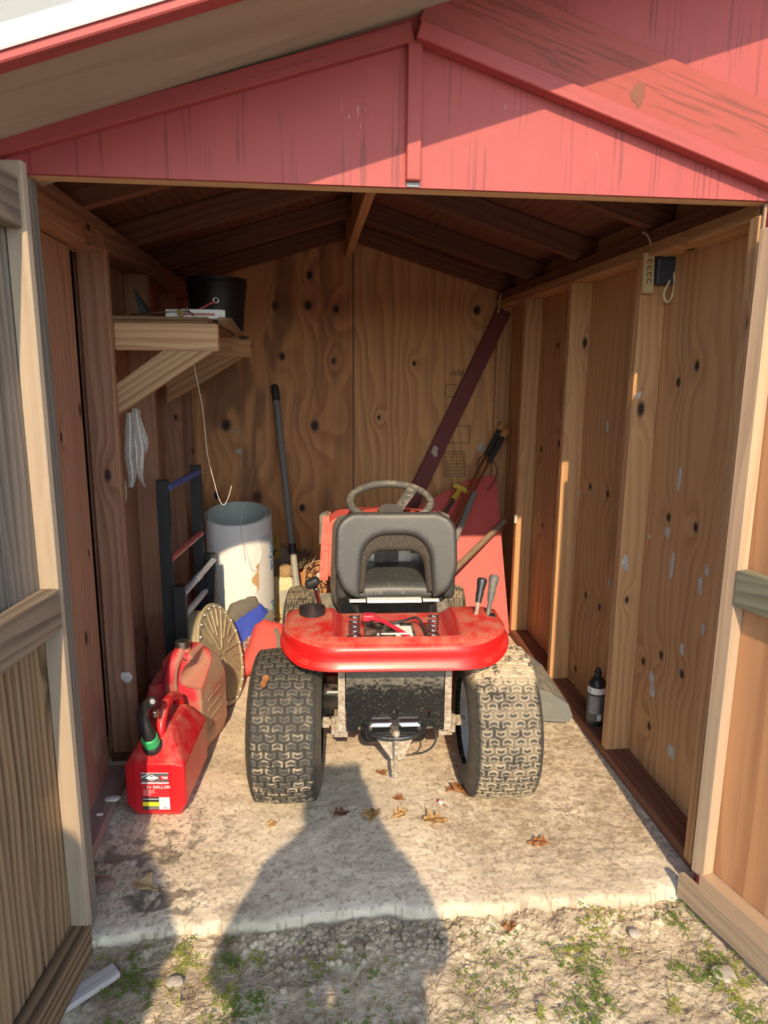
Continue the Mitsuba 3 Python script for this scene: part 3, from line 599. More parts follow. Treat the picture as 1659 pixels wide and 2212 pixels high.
mo('drawbar', cat(hull([(-.07, -.06, .235), (.07, -.06, .235), (.03, -.10, .165), (-.01, -.10, .165), (-.07, -.05, .235), (.07, -.05, .235), (.03, -.09, .165), (-.01, -.09, .165)]), hull([(-.10, .0, .215), (.10, .0, .215), (0, -.02, .185), (-.10, .01, .215), (.10, .01, .215), (0, .0, .185)])), 'rusty')
mo('wire', tube(curve([(.125, -.10, .275), (.13, -.125, .245), (.11, -.12, .21), (.06, -.10, .185)], 20), .003), 'black_rubber', None, None, smooth=True)
# hood, dash, steering wheel
def loft(sections):
    P = np.array(sections); m = grid_mesh(P)
    caps = []
    for k, fl in ((0, False), (len(P) - 1, True)):
        c = P[k].mean(0); n = len(P[k]); V = np.vstack([P[k], c]); F_ = [[i, (i + 1) % n, n] for i in range(n)]
        caps.append(trimesh.Trimesh(V, F_, process=False))
    m = cat(m, *caps); m.merge_vertices(); trimesh.repair.fix_normals(m); return m
def hsec(v, hw, zb, zt, crown, r):
    p = Polygon([(-hw, zb), (hw, zb), (hw * .93, zt), (0, zt + crown), (-hw * .93, zt)]).buffer(-r).buffer(r, quad_segs=8)
    L = p.exterior.length; q = [p.exterior.interpolate(i * L / 90).coords[0] for i in range(91)]
    return [(a, v, b) for a, b in q]
OX = .012
hood = loft([hsec(.82, .262, .50, .775, .02, .045), hsec(.90, .272, .49, .785, .02, .05), hsec(1.15, .27, .46, .75, .02, .06), hsec(1.35, .25, .44, .69, .02, .07), hsec(1.46, .20, .46, .63, .01, .07)])
hood.apply_translation((OX, 0, 0)); mo('hood', hood, 'mower_pink', None, 'dusty red front hood', smooth=40)
side = [hull([(-.29 * s, .80, .50), (-.29 * s, 1.05, .46), (-.272 * s, .80, .79), (-.270 * s, 1.05, .76), (-.25 * s, .80, .50), (-.25 * s, 1.05, .46), (-.24 * s, .80, .79), (-.24 * s, 1.05, .76)]) for s in (-1, 1)]
for q in side: q.apply_translation((OX, 0, 0)); mo('hood_side', q, 'mower_pink', None, 'dusty pinkish hood side')
for s in (-1, 1):
    mo('side_vent', hull([(OX - s * .288, .82, .66), (OX - s * .285, .82, .79), (OX - s * .287, .98, .65), (OX - s * .283, .98, .77), (OX - s * .25, .82, .66), (OX - s * .25, .82, .80), (OX - s * .25, .98, .65), (OX - s * .25, .98, .78)]), 'dash_gray')
dash = loft([hsec(.66, .19, .36, .70, .02, .04), hsec(.74, .235, .40, .765, .02, .05), hsec(.83, .245, .42, .785, .02, .05)]); dash.apply_translation((OX, 0, 0))
dk = mo('dashboard', dash, 'dash_gray', None, 'dusty gray dash tower', smooth=40)
obj('tag', box(.05, .002, .06, (OX + .075, .655, .655)), 'white_paper', dk, 'white and green tag', M=MM)
for s in (-1, 1): obj('panel', box(.085, .004, .12, (OX + s * .095, .656, .60)), 'steel', dk, M=MM)
mo('axle_front', cat(box(.62, .05, .04, (0, 1.17, .19)), box(.34, .9, .05, (0, .75, .27))), 'black_dirty')
mo('footrest', cat(box(.54, .36, .012, (0, .55, .30)), *[xf(box(.2, .2, .012), rot((1, 0, 0), 40)).apply_translation((s * .2, .80, .35)) for s in (-1, 1)]), 'dash_gray', None, 'dusty footrest boards')
mo('pedal', rbox(.075, .04, .02, .006, (-.29, .66, .40)), 'black_plastic', None, 'black foot pedal')
mo('mower_deck', loft([[(.50 * math.cos(q) * s_, .62 + .30 * math.sin(q) * s_, z) for q in np.linspace(0, 2 * math.pi, 61)] for s_, z in ((.93, .09), (.95, .12), (.9, .19), (.6, .21))]), 'mower_red', None, None, smooth=40)
# discharge chute
ch = []
for k, (v0, z0, z1, u0) in enumerate([(0, 0, 0, 0)]): pass
A_ = [(.46, .42, .20), (.56, .40, .185), (.66, .39, .15), (.735, .39, .10), (.755, .39, .05)]; B_ = [(.46, .75, .20), (.56, .76, .19), (.66, .77, .16), (.735, .77, .10), (.755, .77, .05)]
P = np.array([[np.array(a) * (1 - l) + np.array(b) * l for l in np.linspace(0, 1, 6)] for a, b in zip(A_, B_)]); tp = grid_mesh(P)
bk = hull([(.46, .415, .03), (.46, .42, .20), (.56, .395, .185), (.66, .385, .15), (.735, .385, .10), (.755, .385, .05), (.74, .385, .02), (.46, .425, .03), (.56, .405, .03), (.74, .395, .02), (.66, .395, .15)])
mo('discharge_chute', cat(tp, bk), 'gray_chute', None, 'gray plastic discharge chute with a yellow warning sticker')
principled('gray_chute', mikit.proc(tan_dust((0.17, 0.18, 0.18), (0.35, 0.31, 0.25), .4, .8, 40, topz=-.5)), 0.55)
mo('warning_sticker', plate_poly(Polygon([(0, 0), (.035, 0), (.0175, .03)]), (.50, .383, .145), (1, 0, 0), (0, 0, 1), .001), 'yellow', None, 'yellow warning sticker')
principled('yellow', (0.8, 0.55, 0.05), 0.5)
sw = np.eye(4); sw[:3, 3] = (OX + .012, .64, .885); sw = sw @ rot((1, 0, 0), 17)
g = np.linspace(0, 2 * math.pi, 72, endpoint=False)
rim_ = tube(np.stack([.165 * np.cos(g), .165 * np.sin(g), 0 * g], -1), .0155, 12, closed=True)
k = mo('steering_wheel', xf(rim_, sw), 'wheel_gray', None, 'dusty gray steering wheel', smooth=True)
principled('wheel_gray', mikit.proc(tan_dust((0.10, 0.10, 0.10), (0.3, 0.27, 0.22), .35, .8, 60, topz=-.3)), 0.6)
obj('hub', xf(lathe([(.0001, .0), (.048, -.0), (.054, -.012), (.05, -.05), (.03, -.07), (.0001, -.07)], (0, -.045, -.012)), sw), 'wheel_gray', k, smooth=40, M=MM)
sp = [hull([(.0, -.06, -.02), (.045, -.055, -.02), (.01, -.06, -.04), (.085, .132, .004), (.125, .105, .004), (.09, .13, -.010), (.12, .105, -.010)]), hull([(-.03, -.06, -.022), (.03, -.07, -.022), (-.12, -.115, -.0), (-.10, -.13, -.0), (-.11, -.12, -.012), (0, -.07, -.035)]), hull([(.02, -.06, -.022), (.12, -.115, 0), (.10, -.13, 0), (.11, -.12, -.012), (0, -.07, -.03)])]
obj('spoke', xf(sp[0], sw), 'wheel_gray', k, M=MM); obj('spoke', xf(sp[1], sw), 'wheel_gray', k, M=MM); obj('spoke', xf(sp[2], sw), 'wheel_gray', k, M=MM)
mo('steering_column', rod((OX + .012, .62, .86), (OX, .76, .62), .022), 'black_plastic')
# levers
lv = mo('gear_lever', tube(curve([(-.225, .22, .42), (-.235, .20, .52), (-.245, .175, .58), (-.255, .155, .64), (-.262, .14, .675)], 24), .009), 'chrome', None, 'bent chrome gear lever with a black knob', smooth=True)
obj('knob', xf(rbox(.052, .036, .034, .015), rot((0, 1, 0), -25)).apply_translation((-.272, .13, .697)), 'black_plastic', lv, smooth=True, M=MM)
for (u, lab, h, mt, tilt) in ((.268, 'shiny black lift lever', .745, 'gloss_black', .03), (.308, 'matt gray lever', .755, 'wheel_gray', .03)):
    a = np.array([u, .0, .605]); b = np.array([u + tilt, .05, h - .015])
    q = mo('lever', rod(a, a + (b - a) * .5, .007), 'rusty' if u < .3 else 'wheel_gray', None, lab, smooth=30)
    d = (b - a) / np.linalg.norm(b - a); L = np.linalg.norm(b - a)
    gm = lathe([(.0001, 0), (.010, 0), (.011, L * .12), (.013, L * .2), (.012, L * .30), (.016, L * .48), (.017, L * .55), (.013, L * .60), (.0001, L * .605)], a + d * L * .42, d, 20)
    obj('grip', gm, mt, q, smooth=40, M=MM)
mo('lever_slot', box(.10, .03, .004, (.285, .005, .6195)), 'black_plastic')
# ------------------------------------------------------------------ things in the shed
def tr(R=None, t=(0, 0, 0)): return mat4(None if R is None else R[:3, :3], t)
def rz(d): return rot((0, 0, 1), d)
def soft(m, n=1):
    for _ in range(n): m = m.subdivide()
    return m
def puffhull(spheres):
    """Rounded convex body: hull of spheres (x, y, z, r)."""
    ic = trimesh.creation.icosphere(2, 1.0).vertices
    return trimesh.convex.convex_hull(np.vstack([ic * s[3] + np.array(s[:3]) for s in spheres]))
def man(m): return m3.Manifold(m3.Mesh(np.asarray(m.vertices, np.float32), np.asarray(m.faces, np.uint32)))
principled('can_red', mikit.proc(tan_dust((0.52, 0.012, 0.02), (0.46, 0.20, 0.15), .3, .8, 25, topz=.2, spk=False)), 0.32)
principled('can_red_dusty', mikit.proc(lambda p, n, uv: mix((0.50, 0.03, 0.045), (0.44, 0.28, 0.19), dr.clip(smoothstep(.42, .72, fbm(p.x * 14, p.y * 14, p.z * 14)) * (.35 + .5 * smoothstep(-.42, -.36, p.x)) + .75 * smoothstep(.3, .8, n.x + .4 * n.z), 0, 1))), 0.5)
principled('green', (0.03, 0.42, 0.14), 0.45)
principled('black_print', (0.03, 0.03, 0.032), 0.5)
principled('dark_gray_print', (0.10, 0.10, 0.10), 0.5)
principled('red_print', (0.55, 0.02, 0.03), 0.5)
principled('yellow_print', (0.86, 0.72, 0.03), 0.5)
principled('gray_print', (0.42, 0.42, 0.45), 0.6)

# small gas can
G = thing('gas_can', 'small red gas can with a green-collared black spout and 2+ GALLON label', 'gas can')
GM = tr(rz(-5.5), (-.498, 2.038, 0))
w, d = .086, .31
bd = puffhull([(sx * (w - .022), y, z, .014) for sx in (-1, 1) for (y, z) in ((.03, .014), (d - .03, .014))] +
              [(sx * (w - .004), y, z, .014) for sx in (-1, 1) for (y, z) in ((.022, .05), (d - .02, .05), (.022, .175), (d - .02, .19))] +
              [(sx * (w - .03), .014, z, .012) for sx in (-1, 1) for z in (.03, .185)] +
              [(sx * .034, y, z, .014) for sx in (-1, 1) for (y, z) in ((.075, .245), (.11, .255), (d - .05, .25))])
cutb = puffhull([(0, .16, .30, .028), (0, .24, .30, .028), (.1, .16, .30, .026), (.1, .24, .30, .026), (-.1, .16, .30, .026), (-.1, .24, .30, .026)])
b = man(bd) - man(cutb)
obj('body', b, 'can_red', G, smooth=35, M=GM)
obj('handle', tube(curve([(.005, .075, .245), (.006, .10, .300), (.006, .15, .325), (.006, .22, .315), (.006, .27, .285), (.006, .285, .25)], 26), np.r_[np.full(20, .016), np.linspace(.016, .022, 6)], 12), 'can_red', G, 'red molded handle', smooth=True, M=GM)
sp0 = np.array([-.012, .052, .222]); axd = np.array([-.08, -.42, .9]); axd /= np.linalg.norm(axd)
sp_ = obj('spout', tube(curve([sp0 + axd * .035, sp0 + np.array([-.012, -.028, .09]), sp0 + np.array([-.016, -.028, .135]), sp0 + np.array([-.004, -.034, .158]), sp0 + np.array([.022, -.050, .182])], 22), np.linspace(.021, .0165, 22), 14), 'black_plastic', G, 'bent black pour spout', smooth=40, M=GM)
obj('nozzle_hole', lathe([(.0001, .001), (.0085, .001), (.009, 0), (.0001, 0)], sp0 + np.array([.0225, -.0504, .1826]), (.55, -.34, .5)), 'gray_print', sp_, M=GM)
obj('trigger', rbox(.012, .03, .022, .004, sp0 + np.array([.018, -.012, .125])), 'steel', sp_, M=GM)
obj('collar', lathe([(.020, 0), (.033, 0), (.034, .01), (.031, .026), (.024, .03), (.0001, .03)], sp0 - axd * .008, axd), 'black_plastic', G, 'black screw collar', smooth=40, M=GM)
obj('collar_ring', lathe([(.026, 0), (.0255, .036), (.021, .04), (.0001, .04)], sp0 + axd * .016, axd), 'green', G, 'bright green ring', smooth=40, M=GM)
LB = obj('label', box(.086, .0006, .132, (.004, -.0002, .099)), 'red_print', G, 'red, black and yellow paper label', M=GM)
def lab(name, x0, x1, z0, z1, mat, dy=0): obj(name, box(x1 - x0, .0006, z1 - z0, ((x0 + x1) / 2, -.0007 - dy, (z0 + z1) / 2)), mat, LB, M=GM)
L0 = -.039; LW = .086
lab('band', L0, L0 + LW, .133, .161, 'dark_gray_print'); lab('stripe', L0, L0 + LW, .126, .131, 'white_paper'); lab('stripe', L0, L0 + LW, .162, .1645, 'white_paper')
em = cat(plate_poly(Polygon([(0, 0), (.021, .011), (.042, 0), (.021, -.011)]).difference(Polygon([(.006, 0), (.021, .008), (.036, 0), (.021, -.008)])), (L0 + .012, -.0010, .147), (1, 0, 0), (0, 0, 1), .0006).m, box(.039, .0008, .0075, (L0 + .0335, -.0014, .1468)), plate_poly(Polygon([(0, 0), (.0, .004), (.021, .0145), (.027, .0145)]), (L0, -.001, .1455), (1, 0, 0), (0, 0, 1), .0006).m)
obj('emblem', em, 'white_paper', LB, 'white diamond emblem', M=GM)
lab('red_flash', L0 + .058, L0 + LW, .140, .153, 'red_print', .0004)
for k in range(2): lab('small_text', L0 + .064 + .004 * k, L0 + .084, .1435 + .0045 * (1 - k), .1465 + .0045 * (1 - k), 'white_paper', .0009)
def text3(txt, h, org, ux, vx, mat, parent, M=None, name='lettering', bold=True, depth=.0006):
    m = meshkit.text_mesh(txt, h, depth, bold); ux, vx = np.array(ux, float), np.array(vx, float)
    R = np.stack([ux, vx, np.cross(ux, vx)], 1); m.apply_transform(mat4(R, org)); return obj(name, m, mat, parent, M=M)
text3('2+ GALLON', .0098, (L0 + .0135, -.0008, .110), (1, 0, 0), (0, 0, 1), 'white_paper', LB, GM)
for k, q in enumerate((.038, .034, .038, .026, .022)): lab('small_text', L0 + .004, L0 + .004 + q, .1025 - k * .0042, .1042 - k * .0042, 'pink_print')
principled('pink_print', (0.75, 0.35, 0.35), 0.6)
lab('black_band', L0, L0 + .052, .062, .079, 'black_print'); lab('small_text', L0 + .002, L0 + .050, .071, .0735, 'white_paper', .0004)
lab('yellow_band', L0, L0 + .056, .047, .062, 'yellow_print'); lab('black_band', L0, L0 + .057, .035, .047, 'black_print')
for k in range(3): lab('small_text', L0 + .014, L0 + .054, .038 + .003 * k, .039 + .003 * k, 'gray_print', .0004)
lab('white_box', L0 + .052, L0 + LW, .036, .079, 'white_paper', .0003)
for k in range(5): lab('small_text', L0 + .058, L0 + .080 - .004 * (k % 2), .072 - k * .004, .0728 - k * .004, 'gray_print', .0008)
for k in range(9): lab('bar', L0 + .066 + k * .0013, L0 + .0666 + k * .0013, .038, .047, 'dark_gray_print', .0008)
lab('triangle', L0 + .003, L0 + .009, .0375, .0395, 'green', .0004)

# large gas can
G = thing('gas_can', 'large dusty red gas can with a gray screw cap standing behind the small one', 'gas can')
GM = tr(rz(-14), (-.492, 2.43, 0))
bd = puffhull([(sx * .078, y, z, .02) for sx in (-1, 1) for (y, z) in ((.0, .02), (.20, .02))] + [(sx * .088, y, z, .02) for sx in (-1, 1) for (y, z) in ((-.02, .06), (.205, .06), (-.02, .22), (.205, .24))] +
              [(sx * .075, y, .30, .02) for sx in (-1, 1) for y in (.0, .19)] + [(sx * .03 + .02, y, .385, .018) for sx in (-1, 1) for y in (.0, .10)])
cut = [puffhull([(s * .075, .0, .35, .035), (s * .10, .09, .36, .045), (s * .055, -.03, .315, .028), (s * .105, -.01, .30, .03)]) for s in (-1, 1)]
cut.append(puffhull([(.085, -.065, .15, .035), (.10, -.065, .06, .03), (.12, -.06, .15, .035)]))
b = man(bd)
for q in cut: b = b - man(q)
obj('body', b, 'can_red_dusty', G, smooth=40, M=GM)
obj('handle', tube(curve([(.02, .01, .40), (.014, -.028, .385), (.004, -.045, .34), (0, -.042, .28), (0, -.032, .20)], 24), np.linspace(.021, .026, 24), 14), 'can_red_dusty', G, 'molded front handle', smooth=True, M=GM)
for k in range(4): obj('rib', rbox(.006, .13, .010, .003, (.108, .09, .09 + k * .04)), 'can_red_dusty', G, M=GM)
obj('neck', lathe([(.03, 0), (.027, .02), (.0001, .02)], (.022, .02, .395)), 'can_red_dusty', G, smooth=40, M=GM)
obj('cap', lathe([(.024, 0), (.026, .004), (.026, .026), (.022, .03), (.0001, .03)], (.022, .02, .41)), 'steel', G, 'gray metal screw cap', smooth=40, M=GM)
obj('strap', tube(curve([(.03, .01, .40), (.045, -.02, .385), (.065, .0, .375)], 12), .0025), 'black_rubber', G, smooth=True, M=GM)

# plastic step rack
principled('rack_black', (0.016, 0.017, 0.020), 0.5)
principled('bar_blue', (0.07, 0.11, 0.34), 0.35); principled('bar_red', (0.45, 0.09, 0.09), 0.35); principled('bar_gray', (0.30, 0.33, 0.40), 0.3); principled('bar_white', (0.62, 0.62, 0.60), 0.4)
R_ = thing('plastic_rack', 'black plastic rack with blue, red and gray crossbars against the left wall', 'rack')
def rpost(x, y, h, w=.045):
    k = obj('post', cat(box(w, .012, h, (x, y - .012, h / 2)), box(w, .012, h, (x, y + .012, h / 2)), box(.012, .024, h, (x - w / 2 + .006, y, h / 2)), box(w, .036, .012, (x, y, h - .006))), 'rack_black', R_)
    n = int(h / .062)
    obj('lattice', cat(*[box(w, .03, .004, (x + .001, y, .06 + i * .062)) for i in range(n - 1)], *[xf(box(.004, .02, .07), rot((0, 1, 0), 35 * (1 if i % 2 else -1))).apply_translation((x + .004, y, .09 + i * .062)) for i in range(n - 2)]), 'rack_black', k)
rpost(-.568, 2.75, .985); rpost(-.510, 3.19, .985); rpost(-.516, 2.715, .565); rpost(-.462, 3.215, .565)
for (a, b, m_, r_, lb_) in (((-.548, 2.75, .955), (-.498, 3.19, .955), 'bar_blue', .0135, 'blue crossbar'), ((-.546, 2.75, .672), (-.496, 3.19, .672), 'bar_red', .0135, 'red crossbar'), ((-.500, 2.715, .535), (-.450, 3.215, .535), 'bar_gray', .0135, 'gray-blue crossbar'), ((-.540, 2.75, .39), (-.49, 3.19, .39), 'bar_white', .0145, 'white crossbar')):
    obj('crossbar', rod(a, b, r_), m_, R_, lb_, smooth=40)
obj('sleeve', rod((-.482, 2.90, .535), (-.475, 2.965, .535), .0155), 'bar_gray', R_, smooth=40)
obj('plastic_pipe', tube(np.array([(-.497, 2.96, 0), (-.503, 2.96, .365)]), .034, 20), 'bar_gray', None, 'short gray plastic pipe standing behind the ribbed disc', 'pipe', smooth=50)

# ribbed disc (leaning drum)
Dk = thing('ribbed_disc', 'khaki ribbed plastic disc leaning beside the large gas can', 'plastic disc')
nn = np.array([.93, -.20, .27]); nn /= np.linalg.norm(nn); up = np.array([-.56, 0.30, 1.0]); up -= nn * (up @ nn); up /= np.linalg.norm(up); sd = np.cross(up, nn)
DM = mat4(np.stack([sd, up, nn], 1), (-.385, 2.86, .212))
principled('khaki', mikit.proc(tan_dust((0.36, 0.31, 0.20), (0.50, 0.42, 0.28), .3, .8, 30, topz=-.9)), 0.6)
principled('dark_drum', (0.06, 0.055, 0.045), 0.7)
obj('plate', lathe([(.0001, -.004), (.215, -.006), (.222, 0), (.218, .008), (.205, .008), (.200, .002), (.0001, .002)]), 'khaki', Dk, smooth=40, M=DM)
obj('rim', lathe([(.19, -.006), (.205, -.075), (.20, -.08), (.18, -.006)]), 'khaki', Dk, smooth=40, M=DM)
obj('drum', lathe([(.0001, -.11), (.15, -.11), (.165, -.09), (.165, -.008)]), 'dark_drum', Dk, 'dark drum behind the disc', smooth=40, M=DM)
ribs = []
for k in range(24):
    a = k / 24 * 2 * math.pi; c, s = math.cos(a), math.sin(a); r0, r1 = (.02, .2) if k % 4 == 0 else (.08 + .02 * (k % 3), .2)
    ribs.append(xf(box(r1 - r0, .004, .007, ((r0 + r1) / 2, 0, .004)), rz(math.degrees(a))))
obj('ribs', cat(*ribs), 'khaki', Dk, 'radial ribs', kind='stuff', M=DM)
obj('rivets', cat(*[lathe([(.0001, .006), (.004, .004), (.005, 0)], (.205 * math.cos(k / 22 * 6.283), .205 * math.sin(k / 22 * 6.283), .008), n=8) for k in range(22)]), 'white_paper', Dk, 'pale rivets on the rim', kind='stuff', M=DM)

# white roll
RC = np.array([-.366, 3.56, 0.0]); RR = .172
RO_ = thing('sheet_roll', 'tall roll of white sheet standing behind the black rack with a torn PVC sleeve', 'roll')
def wrap(th, z, r): return np.stack([RC[0] + r * np.cos(th), RC[1] + r * np.sin(th), z], -1)
th = np.linspace(math.radians(20), math.radians(20 - 360 * 2.35), 320); rr = RR - .011 * (th[0] - th) / (2 * math.pi) - .0
zt = .655 + .065 * (np.sin(th) * .5 + .5)
zs = np.linspace(0, 1, 12)
P = np.stack([wrap(th, zt * q, rr) for q in zs], 1); Pi = np.stack([wrap(th, zt * q, rr - .0022) for q in zs], 1)
capu = grid_mesh(np.stack([P[:, -1], Pi[:, -1]], 1)); capu2 = grid_mesh(np.stack([P[0], Pi[0]], 1))
principled('roll_white', (0.80, 0.79, 0.80), 0.45); principled('roll_inside', (0.42, 0.46, 0.44), 0.35)
obj('outside', cat(grid_mesh(P), capu, capu2), 'roll_white', RO_, 'glossy white outside', smooth=45)
obj('inside', grid_mesh(Pi), 'roll_inside', RO_, 'gray-green inside', smooth=45)
def sleeve(th0, th1, z0, z1, r, n=18, m=14, edge=0.0, seed=0):
    a = np.linspace(math.radians(th0), math.radians(th1), n); zz_ = np.linspace(0, 1, m); rg = np.random.default_rng(seed)
    P = np.array([[wrap(q + edge * (1 - i / (n - 1)) * (math.sin(s_ * 9) * .12 + rg.normal() * .01), z0 + (z1 - z0) * s_ + .02 * (i / (n - 1)), r) for s_ in zz_] for i, q in enumerate(a)]); return grid_mesh(P)
principled('sleeve_gray', mikit.proc(lambda p, n, uv: mix((0.72, 0.72, 0.73), (0.50, 0.51, 0.54), smoothstep(.6, .8, dr.sin(p.z * 900) * .5 + .5))), 0.6)
principled('card_brown', (0.52, 0.33, 0.17), 0.8); principled('print_blue', (0.08, 0.22, 0.45), 0.6)
sl = obj('sleeve', sleeve(-52, -4, .06, .585, RR + .004, edge=1.0), 'sleeve_gray', RO_, 'torn printed paper sleeve', smooth=50)
obj('sleeve', sleeve(-150, -128, .30, .53, RR + .003), 'sleeve_gray', RO_, smooth=50)
obj('torn_edge', sleeve(-60, -52, .30, .44, RR + .006, edge=.8, seed=4), 'card_brown', RO_, 'curled brown card edge', smooth=50)
def wraptext(txt, h, th_c, z0, r, mat):
    m = meshkit.text_mesh(txt, h, .0008, True); v = m.vertices.copy()      # reads downward
    t = math.radians(th_c) + (v[:, 1] - h / 2) / r; m.vertices = np.stack([RC[0] + (r + v[:, 2]) * np.cos(t), RC[1] + (r + v[:, 2]) * np.sin(t), z0 - v[:, 0]], -1)
    obj('lettering', m, mat, sl)
wraptext('Style', .045, -15, .545, RR + .005, 'print_blue'); wraptext('PVC', .05, -16, .235, RR + .005, 'print_blue'); wraptext('Alum', .022, -36, .21, RR + .005, 'print_blue')

# bags in front of the roll
def fold(m, amp, sc, seed):
    m = m.copy(); v = m.vertices; n = m.vertex_normals
    m.vertices = v + n * ((meshkit.fbm(v * sc + seed, 3, seed) - .5) * amp)[:, None]; return m
def plane_M(o, ux, vx):
    ux = np.array(ux, float); ux /= np.linalg.norm(ux); vx = np.array(vx, float); vx -= ux * (vx @ ux); vx /= np.linalg.norm(vx)
    return mat4(np.stack([ux, vx, np.cross(ux, vx)], 1), o)
principled('bag_blue', (0.05, 0.09, 0.50), 0.4); principled('bag_gray', (0.16, 0.145, 0.125), 0.6); principled('bag_red', mikit.proc(lambda p, n, uv: (mi.Color3f(0.60, 0.085, 0.075)) * (.8 + .4 * fbm(p.x * 20, p.y * 20, p.z * 20))), 0.75)
B_ = thing('feed_sack', 'crumpled blue and gray pet food sack lying before the white roll', 'sack')
BM = plane_M((-.318, 3.215, .165), (.50, .58, .42), (-.45, .0, .7))
bp = Polygon([(-.16, -.085), (.10, -.10), (.17, -.03), (.16, .05), (.02, .10), (-.10, .10), (-.17, .02)]).buffer(-.02).buffer(.02)
obj('body', fold(puffy(bp, .10, .012, .045, 0), .022, 22, 3), 'bag_blue', B_, smooth=50, M=BM)
obj('gray_top', fold(puffy(Polygon([(-.15, .05), (.15, .03), (.17, .09), (.05, .15), (-.05, .13)]).buffer(-.01).buffer(.01), .07, .012, .03, 0), .022, 22, 5), 'bag_gray', B_, 'folded dark gray top', smooth=50, M=BM)
gb = fold(puffy(Polygon([(-.16, -.065), (.16, -.055), (.17, -.005), (-.15, -.005)]).buffer(-.01).buffer(.01), .03, .012, .014, 0), .008, 22, 6); gb.apply_translation((0, 0, .042))
gb = obj('printed_band', gb, 'bag_gray', B_, 'gray band with red and white letters', smooth=50, M=BM)
for txt, h, x, y, m_ in (('DOG', .036, -.115, -.048, 'white_paper'), ('FOOD', .020, -.01, -.050, 'white_paper')):
    m = meshkit.text_mesh(txt, h, .004, True); m.apply_translation((x, y, .0555)); obj('lettering', m, m_, gb, M=BM)
m = meshkit.text_mesh('DOG', .036, .005, False); m.apply_translation((-.115, -.048, .0555)); obj('lettering', m, 'bar_red', gb, M=BM)
R2 = thing('folded_bag', 'folded red canvas bag with a gray strap lying left of the mower', 'bag')
RM = plane_M((-.232, 3.13, .135), (.93, .1, .12), (.1, .42, .75))
rp = Polygon([(-.155, -.125), (.0, -.12), (.115, -.13), (.135, -.02), (.115, .08), (.03, .12), (-.015, .10), (-.06, .02)]).buffer(-.015).buffer(.015)
obj('cloth', fold(puffy(rp, .09, .012, .045, 0), .02, 16, 9), 'bag_red', R2, smooth=50, M=RM)
st = fold(puffy(Polygon([(.045, -.12), (.07, -.125), (.098, 0), (.085, .06), (.065, .06), (.07, 0)]), .02, .008, .01, 0), .01, 16, 9); st.apply_translation((0, 0, .040))
obj('strap', st, 'gray_strap', R2, 'gray woven strap', smooth=50, M=RM); principled('gray_strap', (0.16, 0.165, 0.16), 0.8)

# shovel on the back wall
S_ = thing('shovel', 'gray handled shovel with a black grip leaning on the back wall', 'shovel')
sa, sb = np.array([-.18, 3.985, 1.30]), np.array([-.074, 3.74, .22]); sd_ = (sb - sa) / np.linalg.norm(sb - sa)
principled('gray_wood', mikit.proc(lambda p, n, uv: mix((0.26, 0.25, 0.25), (0.15, 0.145, 0.145), fbm(p.x * 200, p.y * 200, p.z * 14))), 0.8)
obj('handle', rod(sa, sb - sd_ * .20, .0185), 'gray_wood', S_, smooth=40)
obj('grip', tube([sa - sd_ * .035, sa - sd_ * .02, sa + sd_ * .05, sa + sd_ * .055], [.015, .022, .022, .019]), 'black_rubber', S_, 'black rubber grip', smooth=40)
obj('tape', rod(sb - sd_ * .25, sb - sd_ * .19, .0205), 'black_rubber', S_, 'band of black tape', smooth=40)
obj('socket', tube([sb - sd_ * .19, sb - sd_ * .05, sb, sb + sd_ * .04], [.019, .020, .024, .03]), 'shovel_steel', S_, 'dusty steel socket', smooth=40)
principled('shovel_steel', mikit.proc(tan_dust((0.30, 0.30, 0.29), (0.45, 0.40, 0.32), .3, .8, 30, topz=-.9)), 0.5)
bl = puffy(Polygon([(-.10, 0), (.10, 0), (.105, -.16), (.05, -.235), (0, -.25), (-.05, -.235), (-.105, -.16)]).buffer(-.01).buffer(.01), .006, .012, .004, .8)
obj('blade', bl, 'shovel_steel', S_, 'steel blade', smooth=50, M=plane_M(sb + sd_ * .0, (1, .1, 0.1), -sd_))

# clutter in the back left corner
principled('sack_yellow', mikit.proc(lambda p, n, uv: mix(mix((0.66, 0.52, 0.20), (0.70, 0.62, 0.40), smoothstep(.05, .18, p.z)), (0.3, 0.14, 0.07), smoothstep(.72, .80, noise(p.x * 70 + 30 * p.z, p.y * 60, p.z * 240)) * .5)), 0.85)
m = fold(soft(rbox(.15, .13, .24, .035, sub=2), 2), .05, 14, 2); m.apply_transform(tr(rot((1, 0, 0), -8), (-.155, 3.90, .118)))
sk = obj('paper_sack', m, 'sack_yellow', None, 'crumpled yellow paper sack in the sun under the shovel', 'sack', smooth=60)
principled('cloth_tan', (0.36, 0.24, 0.13), 0.9); principled('cloth_gray', (0.24, 0.19, 0.17), 0.9); principled('cloth_brown', (0.27, 0.17, 0.10), 0.9); principled('cloth_yellow', (0.42, 0.27, 0.07), 0.9)
def lump(name, c, s, seed, mat, lab_, cat_):
    m = fold(trimesh.creation.icosphere(3, 1.0), .5, 1.6, seed); m.apply_transform(np.diag([*np.array(s) / 2, 1.0])); m.apply_translation(c); return obj(name, m, mat, None, lab_, cat_, smooth=60)
gl_ = thing('work_glove', 'yellow glove with a black mark on the clutter beside the white roll', 'glove')
m = fold(trimesh.creation.icosphere(3, 1.0), .5, 1.6, 31); m.apply_transform(np.diag([.05, .045, .055, 1.0])); m.apply_translation((-.212, 3.93, .385)); obj('palm', m, 'cloth_yellow', gl_, smooth=60)
for k in range(3): obj('finger', tube(curve([(-.23 + k * .025, 3.925, .42), (-.235 + k * .025, 3.92, .45), (-.23 + k * .022, 3.93, .475)], 8), .013), 'cloth_yellow', gl_, smooth=True)
